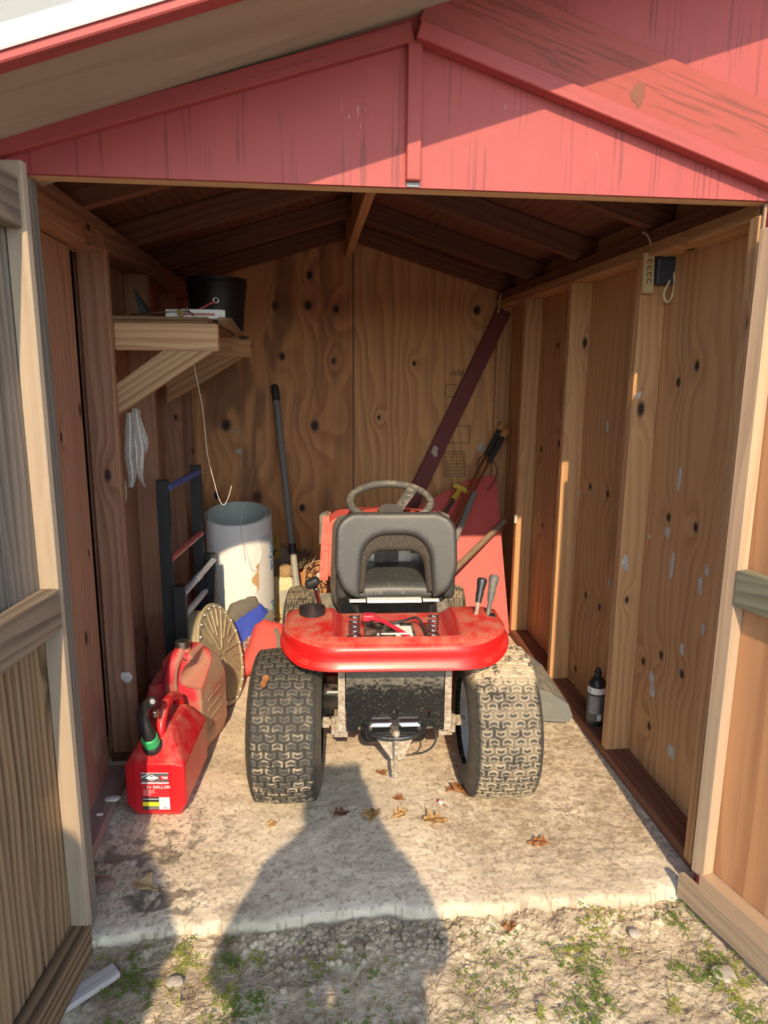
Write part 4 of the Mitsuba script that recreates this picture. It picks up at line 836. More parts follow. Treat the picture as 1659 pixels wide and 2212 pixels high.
obj('mark', cat(box(.012, .002, .03, (-.205, 3.884, .385)), box(.03, .002, .008, (-.195, 3.884, .40)), box(.018, .002, .007, (-.21, 3.884, .372))), 'black_print', gl_, 'black mark')
lump('cloth_bundle', (-.16, 3.97, .35), (.11, .09, .12), 33, 'cloth_gray', 'dusty gray cloth bundle behind the yellow glove', 'cloth')
lump('cloth_bundle', (-.21, 3.95, .27), (.12, .10, .13), 35, 'cloth_gray', 'mauve gray cloth bundle between white roll and tan pouch', 'cloth')
lump('tan_pouch', (-.145, 3.90, .275), (.10, .07, .085), 37, 'cloth_tan', 'tan leather pouch resting on the yellow sack', 'pouch')
lump('cloth_bundle', (-.225, 3.93, .14), (.09, .09, .26), 39, 'cloth_brown', 'dark brown cloth bundle beside the yellow sack', 'cloth')
fl = [tube(curve([(-.06 + dx * .2, 3.97, .27), (-.06 + dx * .6, 3.96 + dy * .3, .31), (-.055 + dx, 3.955 + dy, .345 + dz)], 6), .006, 5) for dx, dy, dz in rng.uniform(-.045, .045, (40, 3))]
obj('dried_flowers', cat(*fl), 'cloth_dry', None, 'clump of dried gray flowers right of the shovel shaft', 'dried flowers', smooth=True); principled('cloth_dry', (0.22, 0.17, 0.11), 0.9)
hc = thing('hose_nozzle', 'gray ribbed nozzle beside the wire wheel at the back wall', 'nozzle')
hd = np.array([-.45, -.5, -.5]); hd /= np.linalg.norm(hd)
obj('barrel', lathe([(.0001, 0), (.022, 0), (.03, .01), (.036, .07), (.03, .075), (.0001, .07)], (.0, 3.985, .36), hd, 24), 'steel', hc, smooth=40)
for k in range(7): obj('rib', rod(np.array([.02, 3.985, .365]) + hd * .02 + .034 * np.array([math.cos(k * .9), 0, math.sin(k * .9)]), np.array([.02, 3.985, .365]) + hd * .085 + .038 * np.array([math.cos(k * .9), 0, math.sin(k * .9)]), .004, 6), 'shovel_steel', hc)
ww = thing('wire_wheel', 'small wire spoked wheel leaning beside the mower hood', 'wheel')
WM = plane_M((.052, 3.93, .235), (1, .2, 0), (0, .25, 1)); g = np.linspace(0, 2 * math.pi, 48, endpoint=False)
principled('wire_tan', (0.40, 0.27, 0.16), 0.6)
obj('rim', tube(np.stack([.085 * np.cos(g), .085 * np.sin(g), 0 * g], -1), .004, 7, closed=True), 'wire_tan', ww, smooth=True, M=WM)
obj('rim', tube(np.stack([.05 * np.cos(g), .05 * np.sin(g), 0 * g], -1), .003, 7, closed=True), 'wire_tan', ww, smooth=True, M=WM)
for k in range(9): obj('spoke', rod((0, 0, 0), (.085 * math.cos(k * .698), .085 * math.sin(k * .698), 0), .0035, 6), 'wire_dark', ww, M=WM)
principled('wire_dark', (0.07, 0.045, 0.035), 0.7)
obj('hub', lathe([(.0001, -.006), (.016, -.006), (.016, .008), (.0001, .008)]), 'bar_white', ww, M=WM)
obj('plank_scrap', abox(-.075, -.045, 3.45, 3.75, .0, .09, 'y'), 'cream_wood', None, 'short pale board edge beside the left front tire', 'board')

# corner at the back right: panel, brace and long tools
bz = np.array([1.120, 3.995, 1.76]); b2 = np.array([.43, 3.985, .28]); dd = (b2 - bz) / np.linalg.norm(b2 - bz)
obj('plank', board((bz + b2) / 2, np.linalg.norm(b2 - bz), .088, .024, dd, (dd[2], 0, -dd[0])), 'dark_red', None, 'long dark red plank leaning diagonally across the back wall', 'plank')
patch_k = obj('putty_spot', trimesh.Trimesh(*blob(.045, .06, .003, 5), process=False), 'putty', 'plank', 'gray putty blob', M=mat4(np.stack([(1, 0, 0), (0, 0, 1), (0, -1, 0)], 1), (.735, 3.978, .955)))
pn = Polygon([(.50, 0), (1.082, 0), (1.076, .905), (.93, .885), (.66, .75), (.50, .62)])
vx = np.array([0, .38, .83]); vx /= np.linalg.norm(vx)
obj('leaning_panel', plate_poly(pn, (0, 3.50, .004), (1, 0, 0), vx, .012), 'panel_red', None, 'red painted plywood panel leaning in the back right corner', 'panel')
principled('brass', (0.62, 0.38, 0.17), 0.35, 1.0); principled('foam', (0.04, 0.035, 0.032), 0.9); principled('orange_wood', (0.52, 0.27, 0.09), 0.6)
for i, (a, b, lb_) in enumerate((((.80, 3.70, .63), (1.120, 3.945, 1.105), 'brass pole with a foam grip and wooden tip, farther of the two'), ((.805, 3.66, .60), (1.125, 3.895, 1.07), 'brass pole with a foam grip and wooden tip, nearer of the two'))):
    k = thing('brass_pole', lb_, 'pole', 'brass poles in the corner'); a, b = np.array(a), np.array(b); dd = b - a
    obj('shaft', rod(a - dd * .5, b, .0075), 'brass', k, smooth=40)
    obj('grip', tube([a + dd * .66, a + dd * .67, a + dd * .945, a + dd * .95], [.012, .0165, .0165, .015]), 'foam', k, 'dark foam grip', smooth=40)
    obj('tip', tube([a + dd * .945, a + dd * .955, a + dd * 1.03, a + dd * 1.045], [.020, .0225, .0225, .014]), 'orange_wood', k, 'orange wooden tip', smooth=40)
    obj('strap', tube(curve([a + dd * .70 + [.01, -.01, 0], a + dd * .66 + [-.05, -.02, -.03], a + dd * .58 + [-.02, -.02, -.06]] if i == 0 else [a + dd * .70, a + dd * .70 + [.03, -.03, -.07], a + dd * .66 + [.02, -.03, -.12], a + dd * .62 + [.0, -.03, -.13]], 16), .003), 'black_rubber', k, 'black wrist strap', smooth=True)
k = thing('pump_handle', 'yellow T-handle on a shiny blue steel tube leaning on the red panel', 'tool')
a, b = np.array([.75, 3.69, .655]), np.array([.842, 3.77, .765]); dd = (b - a) / np.linalg.norm(b - a)
obj('tube', rod(a - dd * .3, b - dd * .07, .013), 'steel_blue', k, smooth=40); principled('steel_blue', (0.45, 0.50, 0.62), 0.3, 1.0)
principled('yellow_grip', (0.50, 0.38, 0.05), 0.5)
obj('grip', tube([b - dd * .075, b - dd * .04, b - dd * .02, b + dd * .01], [.018, .017, .014, .018]), 'yellow_grip', k, smooth=40)
obj('crossbar', tube([b + np.array([-.04, -.005, .02]), b + np.array([-.02, 0, .02]), b + np.array([.025, 0, .0]), b + np.array([.045, 0, -.025])], [.014, .018, .018, .014]), 'yellow_grip', k, smooth=True)
obj('wooden_pole', rod((.70, 3.46, .40), (.922, 3.745, .75), .0165), 'gray_wood', None, 'gray wooden pole leaning on the red panel', 'pole', smooth=40)
obj('wooden_pole', rod((.72, 3.42, .37), (1.095, 3.72, .592), .0165), 'brown_wood', None, 'brown wooden pole slanting across the red panel toward the corner', 'pole', smooth=40)
principled('brown_wood', mikit.proc(lambda p, n, uv: mix((0.30, 0.22, 0.15), (0.18, 0.12, 0.08), fbm(p.x * 30, p.y * 30, p.z * 160))), 0.8)

# shelf on the left wall
SH = thing('wall_shelf', 'plywood shelf on two braced wooden brackets on the left wall', 'shelf')
for y, x1, lm in ((2.46, -.297, 'pine_bracket'), (3.29, -.25, 'pine')):
    z0 = 1.470
    obj('bracket_arm', abox(-.70 if y > 3 else -.634, x1, y - .019, y + .019, z0, z0 + .089, 'x'), lm, SH)
    a, b = np.array([-.636, y, 1.305]), np.array([-.375 if y < 3 else -.33, y, 1.475]); dd = (b - a) / np.linalg.norm(b - a)
    p_ = Polygon([(-.634, 1.258), (-.634, 1.360), (-.478 + (.03 if y > 3 else 0), 1.4695), (-.315 + (.03 if y > 3 else 0), 1.4695)])
    br = plate_poly(p_, (0, y + .019, 0), (1, 0, 0), (0, 0, 1), .038, 40 + int(y))
    v = br.m.vertices; br.uv = np.stack([(v - a) @ np.array([-dd[2], 0, dd[0]]) + 5 + 10 * 43, (v - a) @ dd], 1)
    obj('brace', br, lm, SH)
principled('pine_bracket', mikit.proc(wood_fn((0.52, 0.33, 0.19), (0.34, 0.175, 0.085), knot_thr=.95, ringf=42, contrast=1.1)), 0.7)
obj('shelf_board', abox(-.70, -.325, 2.44, 3.32, 1.560, 1.580, 'x', bev=.004), 'weathered_warm', SH, 'rough weathered shelf board')
obj('shelf_edge', plate_poly(Polygon([(2.48, 1.56), (3.31, 1.56), (3.1, 1.575), (2.75, 1.60), (2.5, 1.585)]), (-.30, 0, 0), (0, 1, 0), (0, 0, 1), .02, 9), 'weathered_warm', SH)
k = thing('black_bucket', 'black plastic bucket standing in the dark on the wall shelf', 'bucket')
obj('body', lathe([(.0001, .004), (.105, .004), (.108, 0), (.126, .185), (.130, .185), (.130, .192), (.127, .20), (.129, .212), (.124, .212), (.105, .02), (.0001, .02)], (-.385, 3.19, 1.5805)), 'rack_black', k, smooth=40)
for z in (.165, .176): obj('rib', lathe([(.122, 0), (.1275, .002), (.1275, .005), (.122, .007)], (-.385, 3.19, 1.58 + z)), 'rack_black', k, smooth=40)
k = thing('metal_strip', 'bent white metal strip with red paint lying on the shelf', 'metal strip')
obj('strip', cat(box(.20, .06, .003, (-.38, 2.56, 1.583)), box(.20, .003, .028, (-.38, 2.53, 1.596)), box(.14, .05, .003, (-.36, 2.56, 1.611))), 'white_metal', k); obj('paint', box(.12, .002, .008, (-.375, 2.5275, 1.595)), 'bar_red', k, 'red paint streak')
obj('steel_wire', tube(curve([(-.60, 2.55, 1.592), (-.52, 2.52, 1.596), (-.44, 2.52, 1.604), (-.40, 2.52, 1.602), (-.385, 2.515, 1.59)], 30), .003), 'chrome', None, 'shiny steel wire lying along the shelf front', 'wire', smooth=True)
k = thing('eye_bolt', 'thin red rod with a steel eye sticking up on the shelf', 'eye bolt')
obj('rod', rod((-.40, 2.57, 1.60), (-.325, 2.6, 1.645), .004), 'bar_red', k); g = np.linspace(0, 2 * math.pi, 24, endpoint=False)
obj('eye', tube(np.stack([-.318 + .009 * np.cos(g), 2.6 + 0 * g, 1.65 + .009 * np.sin(g)], -1), .003, 6, closed=True), 'chrome', k, smooth=True)
obj('bark_shard', hull([(-.585, 2.6, 1.6), (-.555, 2.6, 1.6), (-.59, 2.6, 1.665), (-.585, 2.62, 1.66), (-.54, 2.62, 1.6), (-.60, 2.6, 1.69)]), 'black_print', None, 'black pointed shard standing on the shelf', 'shard')
k = thing('hardware_pile', 'small pile of steel hooks and yellow ties on the shelf', 'hardware')
for i in range(6):
    c = np.array([-.43, 2.53, 1.60]) + rng.uniform(-.02, .02, 3) * [1.2, .6, .4]; obj('hook', tube(curve([c + rng.uniform(-.014, .014, 3) for _ in range(4)], 14), .0028, 6), 'chrome' if i < 4 else 'cloth_yellow', k, smooth=True)

# rag, hanging wire, string
def ribbon(path, widths, amp, seed, th=.010):
    p = curve(path, 40); w_ = np.interp(np.linspace(0, 1, 40), np.linspace(0, 1, len(widths)), widths); s_ = np.linspace(-1, 1, 13)
    P = p[:, None] + s_[None, :, None] * w_[:, None, None] * np.array([.75, -.45, 0])[None, None] / 2
    zz_ = amp * np.sin(s_ * 5 + seed)[None] * np.ones((40, 1)) + (meshkit.fbm(P * 30 + seed, 3, seed) - .5) * .015
    Pf = P + zz_[..., None] * np.array([.45, -.75, .1]); Pb = Pf - th * np.array([.4, -.8, 0])
    m = cat(grid_mesh(Pf), grid_mesh(Pb), grid_mesh(np.stack([Pf[:, 0], Pb[:, 0]], 1)), grid_mesh(np.stack([Pf[:, -1], Pb[:, -1]], 1)), grid_mesh(np.stack([Pf[-1], Pb[-1]], 1))); return m
principled('towel', mikit.proc(lambda p, n, uv: mix((0.80, 0.74, 0.69), (0.50, 0.47, 0.45), noise(p.x * 260, p.y * 260, p.z * 260))), 0.95, bump=(lambda p, n, uv: noise(p.x * 300, p.y * 300, p.z * 300), .004))
k = thing('hanging_rag', 'gray terry rag hanging under the shelf bracket', 'rag')
obj('fold', ribbon([(-.596, 2.50, 1.275), (-.592, 2.50, 1.20), (-.585, 2.49, 1.12), (-.588, 2.49, 1.05), (-.572, 2.49, 1.0)], [.03, .05, .055, .04, .008], .008, 1), 'towel', k, smooth=60)
obj('fold', ribbon([(-.615, 2.50, 1.26), (-.618, 2.50, 1.18), (-.618, 2.49, 1.10), (-.615, 2.485, 1.03), (-.622, 2.485, 1.0)], [.03, .04, .045, .045, .02], .006, 3), 'towel', k, smooth=60)
obj('fold', ribbon([(-.585, 2.50, 1.27), (-.573, 2.495, 1.2), (-.562, 2.49, 1.14), (-.566, 2.49, 1.12)], [.02, .03, .03, .006], .004, 5), 'towel', k, smooth=60)
obj('yellow_rag', ribbon([(-.632, 2.45, 1.03), (-.632, 2.445, .99), (-.634, 2.445, .96), (-.636, 2.445, .945)], [.012, .022, .018, .005], .004, 7, .004), 'towel_yellow', None, 'scrap of yellowish towel on the stud edge below the rag', 'rag', smooth=60)
principled('towel_yellow', (0.48, 0.42, 0.26), 0.95)
obj('hanging_wire', tube(curve([(-.39, 2.475, 1.471), (-.388, 2.52, 1.40), (-.378, 2.60, 1.241), (-.370, 2.60, 1.105), (-.35, 2.60, 1.0), (-.315, 2.60, .913), (-.30, 2.60, .94), (-.287, 2.60, .985)], 50), .0016, 7), 'wire_white', None, 'thin white wire hanging from the shelf bracket', 'wire', smooth=True)
principled('wire_white', (0.66, 0.60, 0.5), 0.6)
obj('string', tube(curve([(-.318, 3.385, .77), (-.33, 3.382, .70), (-.333, 3.382, .62), (-.325, 3.382, .54), (-.32, 3.383, .48)], 30), .0013, 6), 'wire_white', None, 'thin pale string hanging down the white roll', 'string', smooth=True)

# oil bottle on the right sill
k = thing('oil_bottle', 'black oil bottle with a white band standing on the right sill', 'bottle')
BT = (1.122, 2.44, .0375)
obj('body', lathe([(.0001, 0), (.031, 0), (.034, .004), (.034, .165), (.032, .178), (.022, .192), (.013, .198), (.013, .206), (.0001, .206)], BT), 'black_plastic', k, smooth=40)
obj('cap', lathe([(.0145, 0), (.0145, .016), (.010, .02), (.008, .03), (.0001, .03)], (BT[0], BT[1], BT[2] + .204), n=18), 'black_plastic', k, smooth=40)
obj('band', lathe([(.0344, .135), (.0346, .136), (.0346, .160), (.0344, .161)], BT), 'white_paper', k, 'white band', smooth=True)
obj('label', lathe([(.0344, .022), (.0347, .023), (.0347, .130), (.0344, .131)], BT), 'dark_gray_print', k, 'dark printed label', smooth=True)
def on_bottle(nm, t0, t1, z0, z1, mat, r=.0350):
    g = np.linspace(math.radians(t0), math.radians(t1), 10); P = np.array([[(BT[0] + r * math.cos(a), BT[1] + r * math.sin(a), BT[2] + z) for z in (z0, z1)] for a in g]); obj(nm, grid_mesh(P), mat, k)
for i in range(14): on_bottle('small_text', -160, -85 - (i % 3) * 5, .055 + i * .0052, .0575 + i * .0052, 'gray_print')
on_bottle('barcode', -100, -70, .026, .052, 'white_paper'); 
for i in range(2): on_bottle('small_text', -165, -150, .143 + i * .007, .146 + i * .007, 'black_print', .0352)

# wooden tag, switch box and cable under the right plate
k = thing('wooden_tag', 'small yellowed wooden tag with scratched marks hanging under the right plate', 'wooden tag')
obj('block', board((1.088, 2.214, 1.722), .125, .036, .014, (-.045, 0, 1), (1, 0, .045)), 'tag_wood', k); principled('tag_wood', (0.50, 0.38, 0.20), 0.8)
mk = []
for i, z in enumerate((1.695, 1.715, 1.735, 1.755)):
    x = 1.088 - (z - 1.722) * .045
    mk += [box(.012, .001, .0025, (x, 2.2065, z + .006)), box(.0025, .001, .012, (x - .006, 2.2065, z)), box(.0025, .001, .010, (x + .005, 2.2065, z))]
obj('carved_marks', cat(*mk), 'ink', k, 'scratched marks')
obj('switch_box', rbox(.062, .035, .085, .008, (1.142, 2.218, 1.728)), 'box_blue', None, 'dark blue switch box beside the wooden tag', 'switch box', smooth=40); principled('box_blue', (0.035, 0.042, 0.06), 0.5)
principled('cable_cream', (0.62, 0.52, 0.30), 0.6)
obj('cable', tube(curve([(1.155, 2.205, 1.70), (1.142, 2.195, 1.675), (1.137, 2.195, 1.65), (1.15, 2.195, 1.632), (1.166, 2.2, 1.65), (1.171, 2.2, 1.70), (1.167, 2.215, 1.74)], 40), .0042, 8), 'cable_cream', None, 'loop of cream cable hanging from the switch box', 'cable', smooth=True)
obj('cable', tube(curve([(1.064, 2.225, 1.845), (1.074, 2.20, 1.825), (1.085, 2.195, 1.80), (1.10, 2.197, 1.785), (1.13, 2.205, 1.775), (1.15, 2.215, 1.765)], 30), .0042, 8), 'cable_gray', None, 'gray cable bent over the right top plate', 'cable', smooth=True); principled('cable_gray', (0.40, 0.31, 0.22), 0.7)
obj('rope_end', tube(curve([(1.075, 3.90, 1.835), (1.062, 3.89, 1.80), (1.058, 3.88, 1.76), (1.052, 3.88, 1.735)], 20), .0055, 8), 'cable_cream', None, 'frayed cream rope end over the far end of the right plate', 'rope', smooth=True)
obj('cocoon', rbox(.016, .016, .05, .007, (1.073, 3.445, .66)), 'putty_white', None, 'white cocoon on the farthest right stud', 'cocoon', smooth=True)
# ------------------------------------------------------------------ leaves, litter, plants
def leaf_mesh(L, seed, lobes=3):
    r = np.random.default_rng(seed); n = 40; t = np.linspace(0, 1, n)
    wv = L * .34 * np.sin(math.pi * t ** .8) * (1 + .42 * np.cos(lobes * 2 * math.pi * t + r.uniform(0, 1)))
    P = np.stack([np.stack([t * L, s * wv, .10 * L * np.sin(t * 3 + r.uniform(0, 3)) + .55 * np.abs(s) ** 1.5 * wv * r.uniform(.4, 1.0) + .02 * L * s * math.sin(r.uniform(0, 6))], -1) for s in np.linspace(-1, 1, 9)], 1)
    P[..., 2] -= P[..., 2].min() - .001
    st = tube([(0, 0, P[0, 4, 2]), (-.22 * L, .02 * L, P[0, 4, 2] + .003)], .0012, 5)
    lower = P.copy(); lower[..., 2] -= .0006
    m = cat(grid_mesh(P), grid_mesh(lower), st); return m
for i, c in enumerate([(0.36, 0.16, 0.06), (0.52, 0.32, 0.13), (0.20, 0.085, 0.05), (0.60, 0.42, 0.20)]):
    principled(f'leaf{i}', mikit.proc(lambda p, n, uv, c=c: mix(c, (c[0] * .55, c[1] * .5, c[2] * .5), fbm(p.x * 120, p.y * 120, p.z * 120))), 0.7)
LV = [((.066, 1.995), .055, 2, 20, 'dark brown curled leaf in the shadow of the head'), ((.180, 1.945), .075, 1, 80, 'golden curled leaf half in the shadow edge'), ((.345, 1.925), .085, 1, 10, 'large golden oak leaf below the mower hitch'),
      ((.300, 2.055), .04, 0, 150, 'small brown leaf left of the red and white float'), ((.455, 2.085), .04, 0, 40, 'small brown leaf right of the red and white float'), ((.512, 2.045), .09, 0, 100, 'large russet oak leaf against the right rear tire'),
      ((-.138, 1.955), .035, 1, 60, 'small tan leaf in front of the left rear tire'), ((.298, 1.985), .05, 1, 200, 'thin golden leaf between the shadow and the large oak leaf'), ((.706, 1.787), .065, 0, 160, 'russet curled leaf alone on the slab right of the shadow'),
      ((.255, 2.20), .05, 0, 120, 'rust brown leaf under the hitch bolt'), ((-.495, 1.742), .075, 3, -20, 'pale yellow slotted leaf in the shade before the left door jamb'), ((.505, 1.515), .045, 0, 75, 'dull brown leaf on the dirt just below the slab edge'),
      ((.52, 2.20), .05, 0, 60, 'russet leaf tucked beside the inner side of the right rear tire')]
for i, ((x, y), L, c, a, lb_) in enumerate(LV):
    z = .001 if y > 1.6 else float(ground_z(x, y)) + .002
    obj('fallen_leaf', leaf_mesh(L, 100 + i, 3 if c != 3 else 2), f'leaf{c}', None, lb_, 'leaf', 'fallen leaves', smooth=50, M=tr(rz(a), (x, y, z)))
for (x, y, z, a, lb_, tl) in ((-.150, 2.005, .45, 70, 'orange leaf stuck on the left rear tire', 52), (.588, 1.985, .425, 95, 'orange leaf stuck on the muddy right rear tire', 55)):
    obj('stuck_leaf', leaf_mesh(.045, 7, 1), 'leaf0', None, lb_, 'leaf', 'leaves stuck on the tires', smooth=50, M=mat4((rot((1, 0, 0), tl) @ rz(a))[:3, :3], (x, y, z)))
k = thing('fishing_float', 'tiny red and white fishing float between leaves on the slab', 'fishing float')
FM = tr(rz(118), (.418, 2.03, .0075))
obj('body', xf(lathe([(.0001, -.014), (.005, -.010), (.007, 0), (.0001, 0)]), rot((0, 1, 0), 90)), 'white_paper', k, smooth=True, M=FM); obj('tip', xf(lathe([(.007, 0), (.005, .010), (.0001, .014)]), rot((0, 1, 0), 90)), 'red_plastic', k, 'red tip', smooth=True, M=FM)
obj('stem', rod((-.014, 0, 0), (-.04, 0, .004), .0013, 6), 'leaf2', k, M=FM)
def rock(name, c, s, seed, mat, lab_, cat_, flat=1.0):
    m = fold(trimesh.creation.icosphere(3, 1.0), .7, 1.3, seed); m.apply_transform(np.diag([*np.array(s) / 2, 1.0])); m.vertices[:, 2] = np.maximum(m.vertices[:, 2], -s[2] * .3); m.apply_translation(c); return obj(name, m, mat, None, lab_, cat_, smooth=35)
principled('brick', mikit.proc(lambda p, n, uv: mix((0.34, 0.20, 0.17), (0.16, 0.11, 0.09), fbm(p.x * 60, p.y * 60, p.z * 60))), 0.9)
principled('pale_stone', mikit.proc(lambda p, n, uv: mix((0.50, 0.46, 0.40), (0.32, 0.28, 0.24), fbm(p.x * 60, p.y * 60, p.z * 60))), 0.9)
rock('brick_chunk', (-.585, 1.74, .012), (.075, .055, .04), 3, 'brick', 'broken reddish brick chunk in the shade at the end of the left sill', 'brick')
rock('paint_chip', (-.645, 2.10, .042), (.05, .03, .012), 5, 'putty_white', 'white paint flakes on the purple left sill', 'paint chip')
rock('paint_chip', (-.665, 2.02, .041), (.022, .014, .008), 6, 'putty_white', 'small white flake on the purple left sill nearer the door', 'paint chip')
rock('stone', (.83, 1.475, -.028), (.035, .03, .016), 11, 'pale_stone', 'pale round stone on the dirt near the right door corner', 'stone')
rock('stone', (.99, 1.335, -.03), (.06, .05, .012), 12, 'pale_stone', 'flat pale stone among grass at the lower right', 'stone')
rock('stone', (-.335, 1.445, -.028), (.04, .03, .014), 13, 'pale_stone', 'flat pale chip on the grass right of the painted board scrap', 'stone')
rock('stone', (.935, 2.62, .004), (.035, .03, .012), 14, 'pale_stone', 'pale yellowish stone on the slab by the right sill', 'stone')
SW = thing('board_scrap', 'weathered white board scrap with red paint on its end lying on the grass', 'board')
bd_ = board((-.535, 1.437, -.022), .15, .042, .016, (.78, .62, .05), (-.62, .78, 0)); obj('board', bd_, 'scrap_gray', SW); principled('scrap_gray', mikit.proc(wood_fn((0.50, 0.46, 0.44), (0.33, 0.29, 0.28), knot_thr=.95, ringf=60)), 0.85)
obj('painted_end', board((-.489, 1.474, -.0215), .04, .0425, .0168, (.78, .62, .05), (-.62, .78, 0)), 'purple_paint', SW, 'dark red painted end')
# strewn chaff: thin strands
def strands(n, region, zf, Lr, seed, w=.0009, dens=None, up=.25):
    r = np.random.default_rng(seed); V, F_ = [], []; k = 0
    while k < n:
        x, y = r.uniform(region[0], region[1]), r.uniform(region[2], region[3])
        if dens is not None and r.uniform() > dens(x, y): continue
        L = r.uniform(*Lr); a = r.uniform(0, 6.283); cu = r.normal() * .6; z0 = zf(x, y) + .0015; pts = []
        h = r.uniform(0, up) * L
        for t in (0, .33, .66, 1):
            b = a + cu * (t - .5); pts.append(np.array([x + L * (t - .5) * math.cos(b), y + L * (t - .5) * math.sin(b), z0 + h * math.sin(t * math.pi) ** 1.0 * .6]))
        d = np.array([-math.sin(a), math.cos(a), 0]) * w * r.uniform(.6, 1.4); b0 = len(V)
        for q in pts: V += [q - d, q + d, q + np.array([0, 0, w * 1.5])]
        for i in range(3):
            o = b0 + 3 * i
            for (p, q) in ((0, 2), (2, 1), (1, 0)): F_ += [[o + p, o + q, o + 3 + q], [o + p, o + 3 + q, o + 3 + p]]
        k += 1
    return trimesh.Trimesh(V, F_, process=False)
principled('straw', mikit.proc(lambda p, n, uv: mix((0.52, 0.42, 0.26), (0.24, 0.17, 0.10), smoothstep(.35, .65, noise(p.x * 25, p.y * 25, 3.0)))), 0.85)
principled('chaff', mikit.proc(lambda p, n, uv: mix((0.26, 0.16, 0.09), (0.46, 0.34, 0.20), smoothstep(.45, .65, noise(p.x * 60, p.y * 60, 3.0)))), 0.85)
principled('black_litter', (0.075, 0.06, 0.048), 0.95)
sw_ = lambda x, y: .004
obj('chaff_litter', strands(3200, (-.1, 1.06, 1.62, 2.9), sw_, (.005, .018), 1, .0005, lambda x, y: .12 + .88 * (x > .35) * np.exp(-((y - 2.0) / .45) ** 2)), 'chaff', None, 'brown chaff strewn over the right half of the slab', 'chaff', kind='stuff')
obj('soil_litter', cat(strands(1200, (-.63, -.2, 1.62, 2.15), sw_, (.003, .010), 2, .0006, lambda x, y: np.clip((-.2 - x) / .3, .05, 1))), 'black_litter', None, 'dark soil crumbs in the shaded left corner of the slab', 'soil', kind='stuff')
obj('straw_litter', strands(3000, (-.75, 1.35, .9, 1.585), lambda x, y: float(ground_z(x, y)), (.015, .08), 3, .00055, lambda x, y: .35 + .65 * (x < .3), .25), 'straw', None, 'dry straw matted over the dirt yard', 'straw', kind='stuff')
r = np.random.default_rng(5)
# clods along the slab edge
cl = []
ico = trimesh.creation.icosphere(1, 1.0)
for i in range(900):
    x = r.uniform(-.25, 1.0) if i % 3 else r.uniform(-.1, .45); y = float(edge_y(x)) - abs(r.normal()) * .055 - .012; s = r.uniform(.002, .008) * (1.3 if -.2 < x < .4 else .8)
    m = ico.copy(); m.vertices = m.vertices * (1 + .35 * (r.random((len(m.vertices), 1)) - .5)) * s * np.array([1, 1, .75]); m.apply_translation((x, y, float(ground_z(x, y)) + s * .3)); cl.append(m)
obj('dirt_clods', cat(*cl), 'soil', None, 'small dirt clods crumbled along the slab edge', 'dirt', kind='stuff', smooth=False)
# low green weeds: clover-like leaflets and grass blades
def weed_density(x, y):
    n_ = float(meshkit.fbm(np.array([x * 9, y * 9, .5]), 3, 21))
    lft = (x < -.12); rgt = (x > .55)
    d = (.55 if lft else .34 if rgt else .07) * np.clip((n_ - .45) / .14, 0, 1)
    return d * (1 - .6 * (y > 1.54))
LVt, LF, k = [], [], 0
GV, GF = [], []
for _ in range(52000):
    x, y = r.uniform(-.75, 1.35), r.uniform(.9, 1.565)
    if r.uniform() > weed_density(x, y): continue
    z = float(ground_z(x, y)); h = r.uniform(.004, .022)
    if r.uniform() < .62:
        a0 = r.uniform(0, 6.28); s = r.uniform(.003, .0075)
        for q in range(3):
            a = a0 + q * 2.094; e = np.array([math.cos(a), math.sin(a), r.uniform(-.2, .3)]); f = np.array([-math.sin(a), math.cos(a), 0]); c = np.array([x, y, z + h]); b0 = len(LVt)
            LVt += [c, c + e * s * .6 + f * s * .5, c + e * s * 1.15 + f * s * .25, c + e * s * 1.15 - f * s * .25, c + e * s * .6 - f * s * .5]; LF += [[b0, b0 + 1, b0 + 2], [b0, b0 + 2, b0 + 3], [b0, b0 + 3, b0 + 4]]
    else:
        a = r.uniform(0, 6.28); L = r.uniform(.015, .045); e = np.array([math.cos(a), math.sin(a), r.uniform(.3, 1.4)]); e /= np.linalg.norm(e); f = np.array([-math.sin(a), math.cos(a), 0]) * .0011; c = np.array([x, y, z]); b0 = len(GV)
        GV += [c - f, c + f, c + e * L * .55 + f * .8, c + e * L * .55 - f * .8, c + e * L - np.array([0, 0, L * .2])]; GF += [[b0, b0 + 1, b0 + 2], [b0, b0 + 2, b0 + 3], [b0 + 3, b0 + 2, b0 + 4]]
    k += 1
    if k > 9000: break
for nm_, c, t_ in (('clover', (0.17, 0.26, 0.06), 0), ('blade', (0.25, 0.29, 0.10), 0)):
    scene['leaf_' + nm_] = {'type': 'principledthin', 'base_color': mikit.proc(lambda p, n, uv, c=c: mix(c, (c[0] * 1.9, c[1] * 1.5, c[2] * 1.4), smoothstep(.5, .7, noise(p.x * 14, p.y * 14, 2.0)))), 'roughness': .6, 'diff_trans': .7}
obj('clover', trimesh.Trimesh(LVt, LF, process=False), 'leaf_clover', None, 'low green clover scattered over the dirt at both sides of the shadow', 'clover', kind='stuff')
obj('grass', trimesh.Trimesh(GV, GF, process=False), 'leaf_blade', None, 'short green grass blades scattered over the dirt', 'grass', kind='stuff')

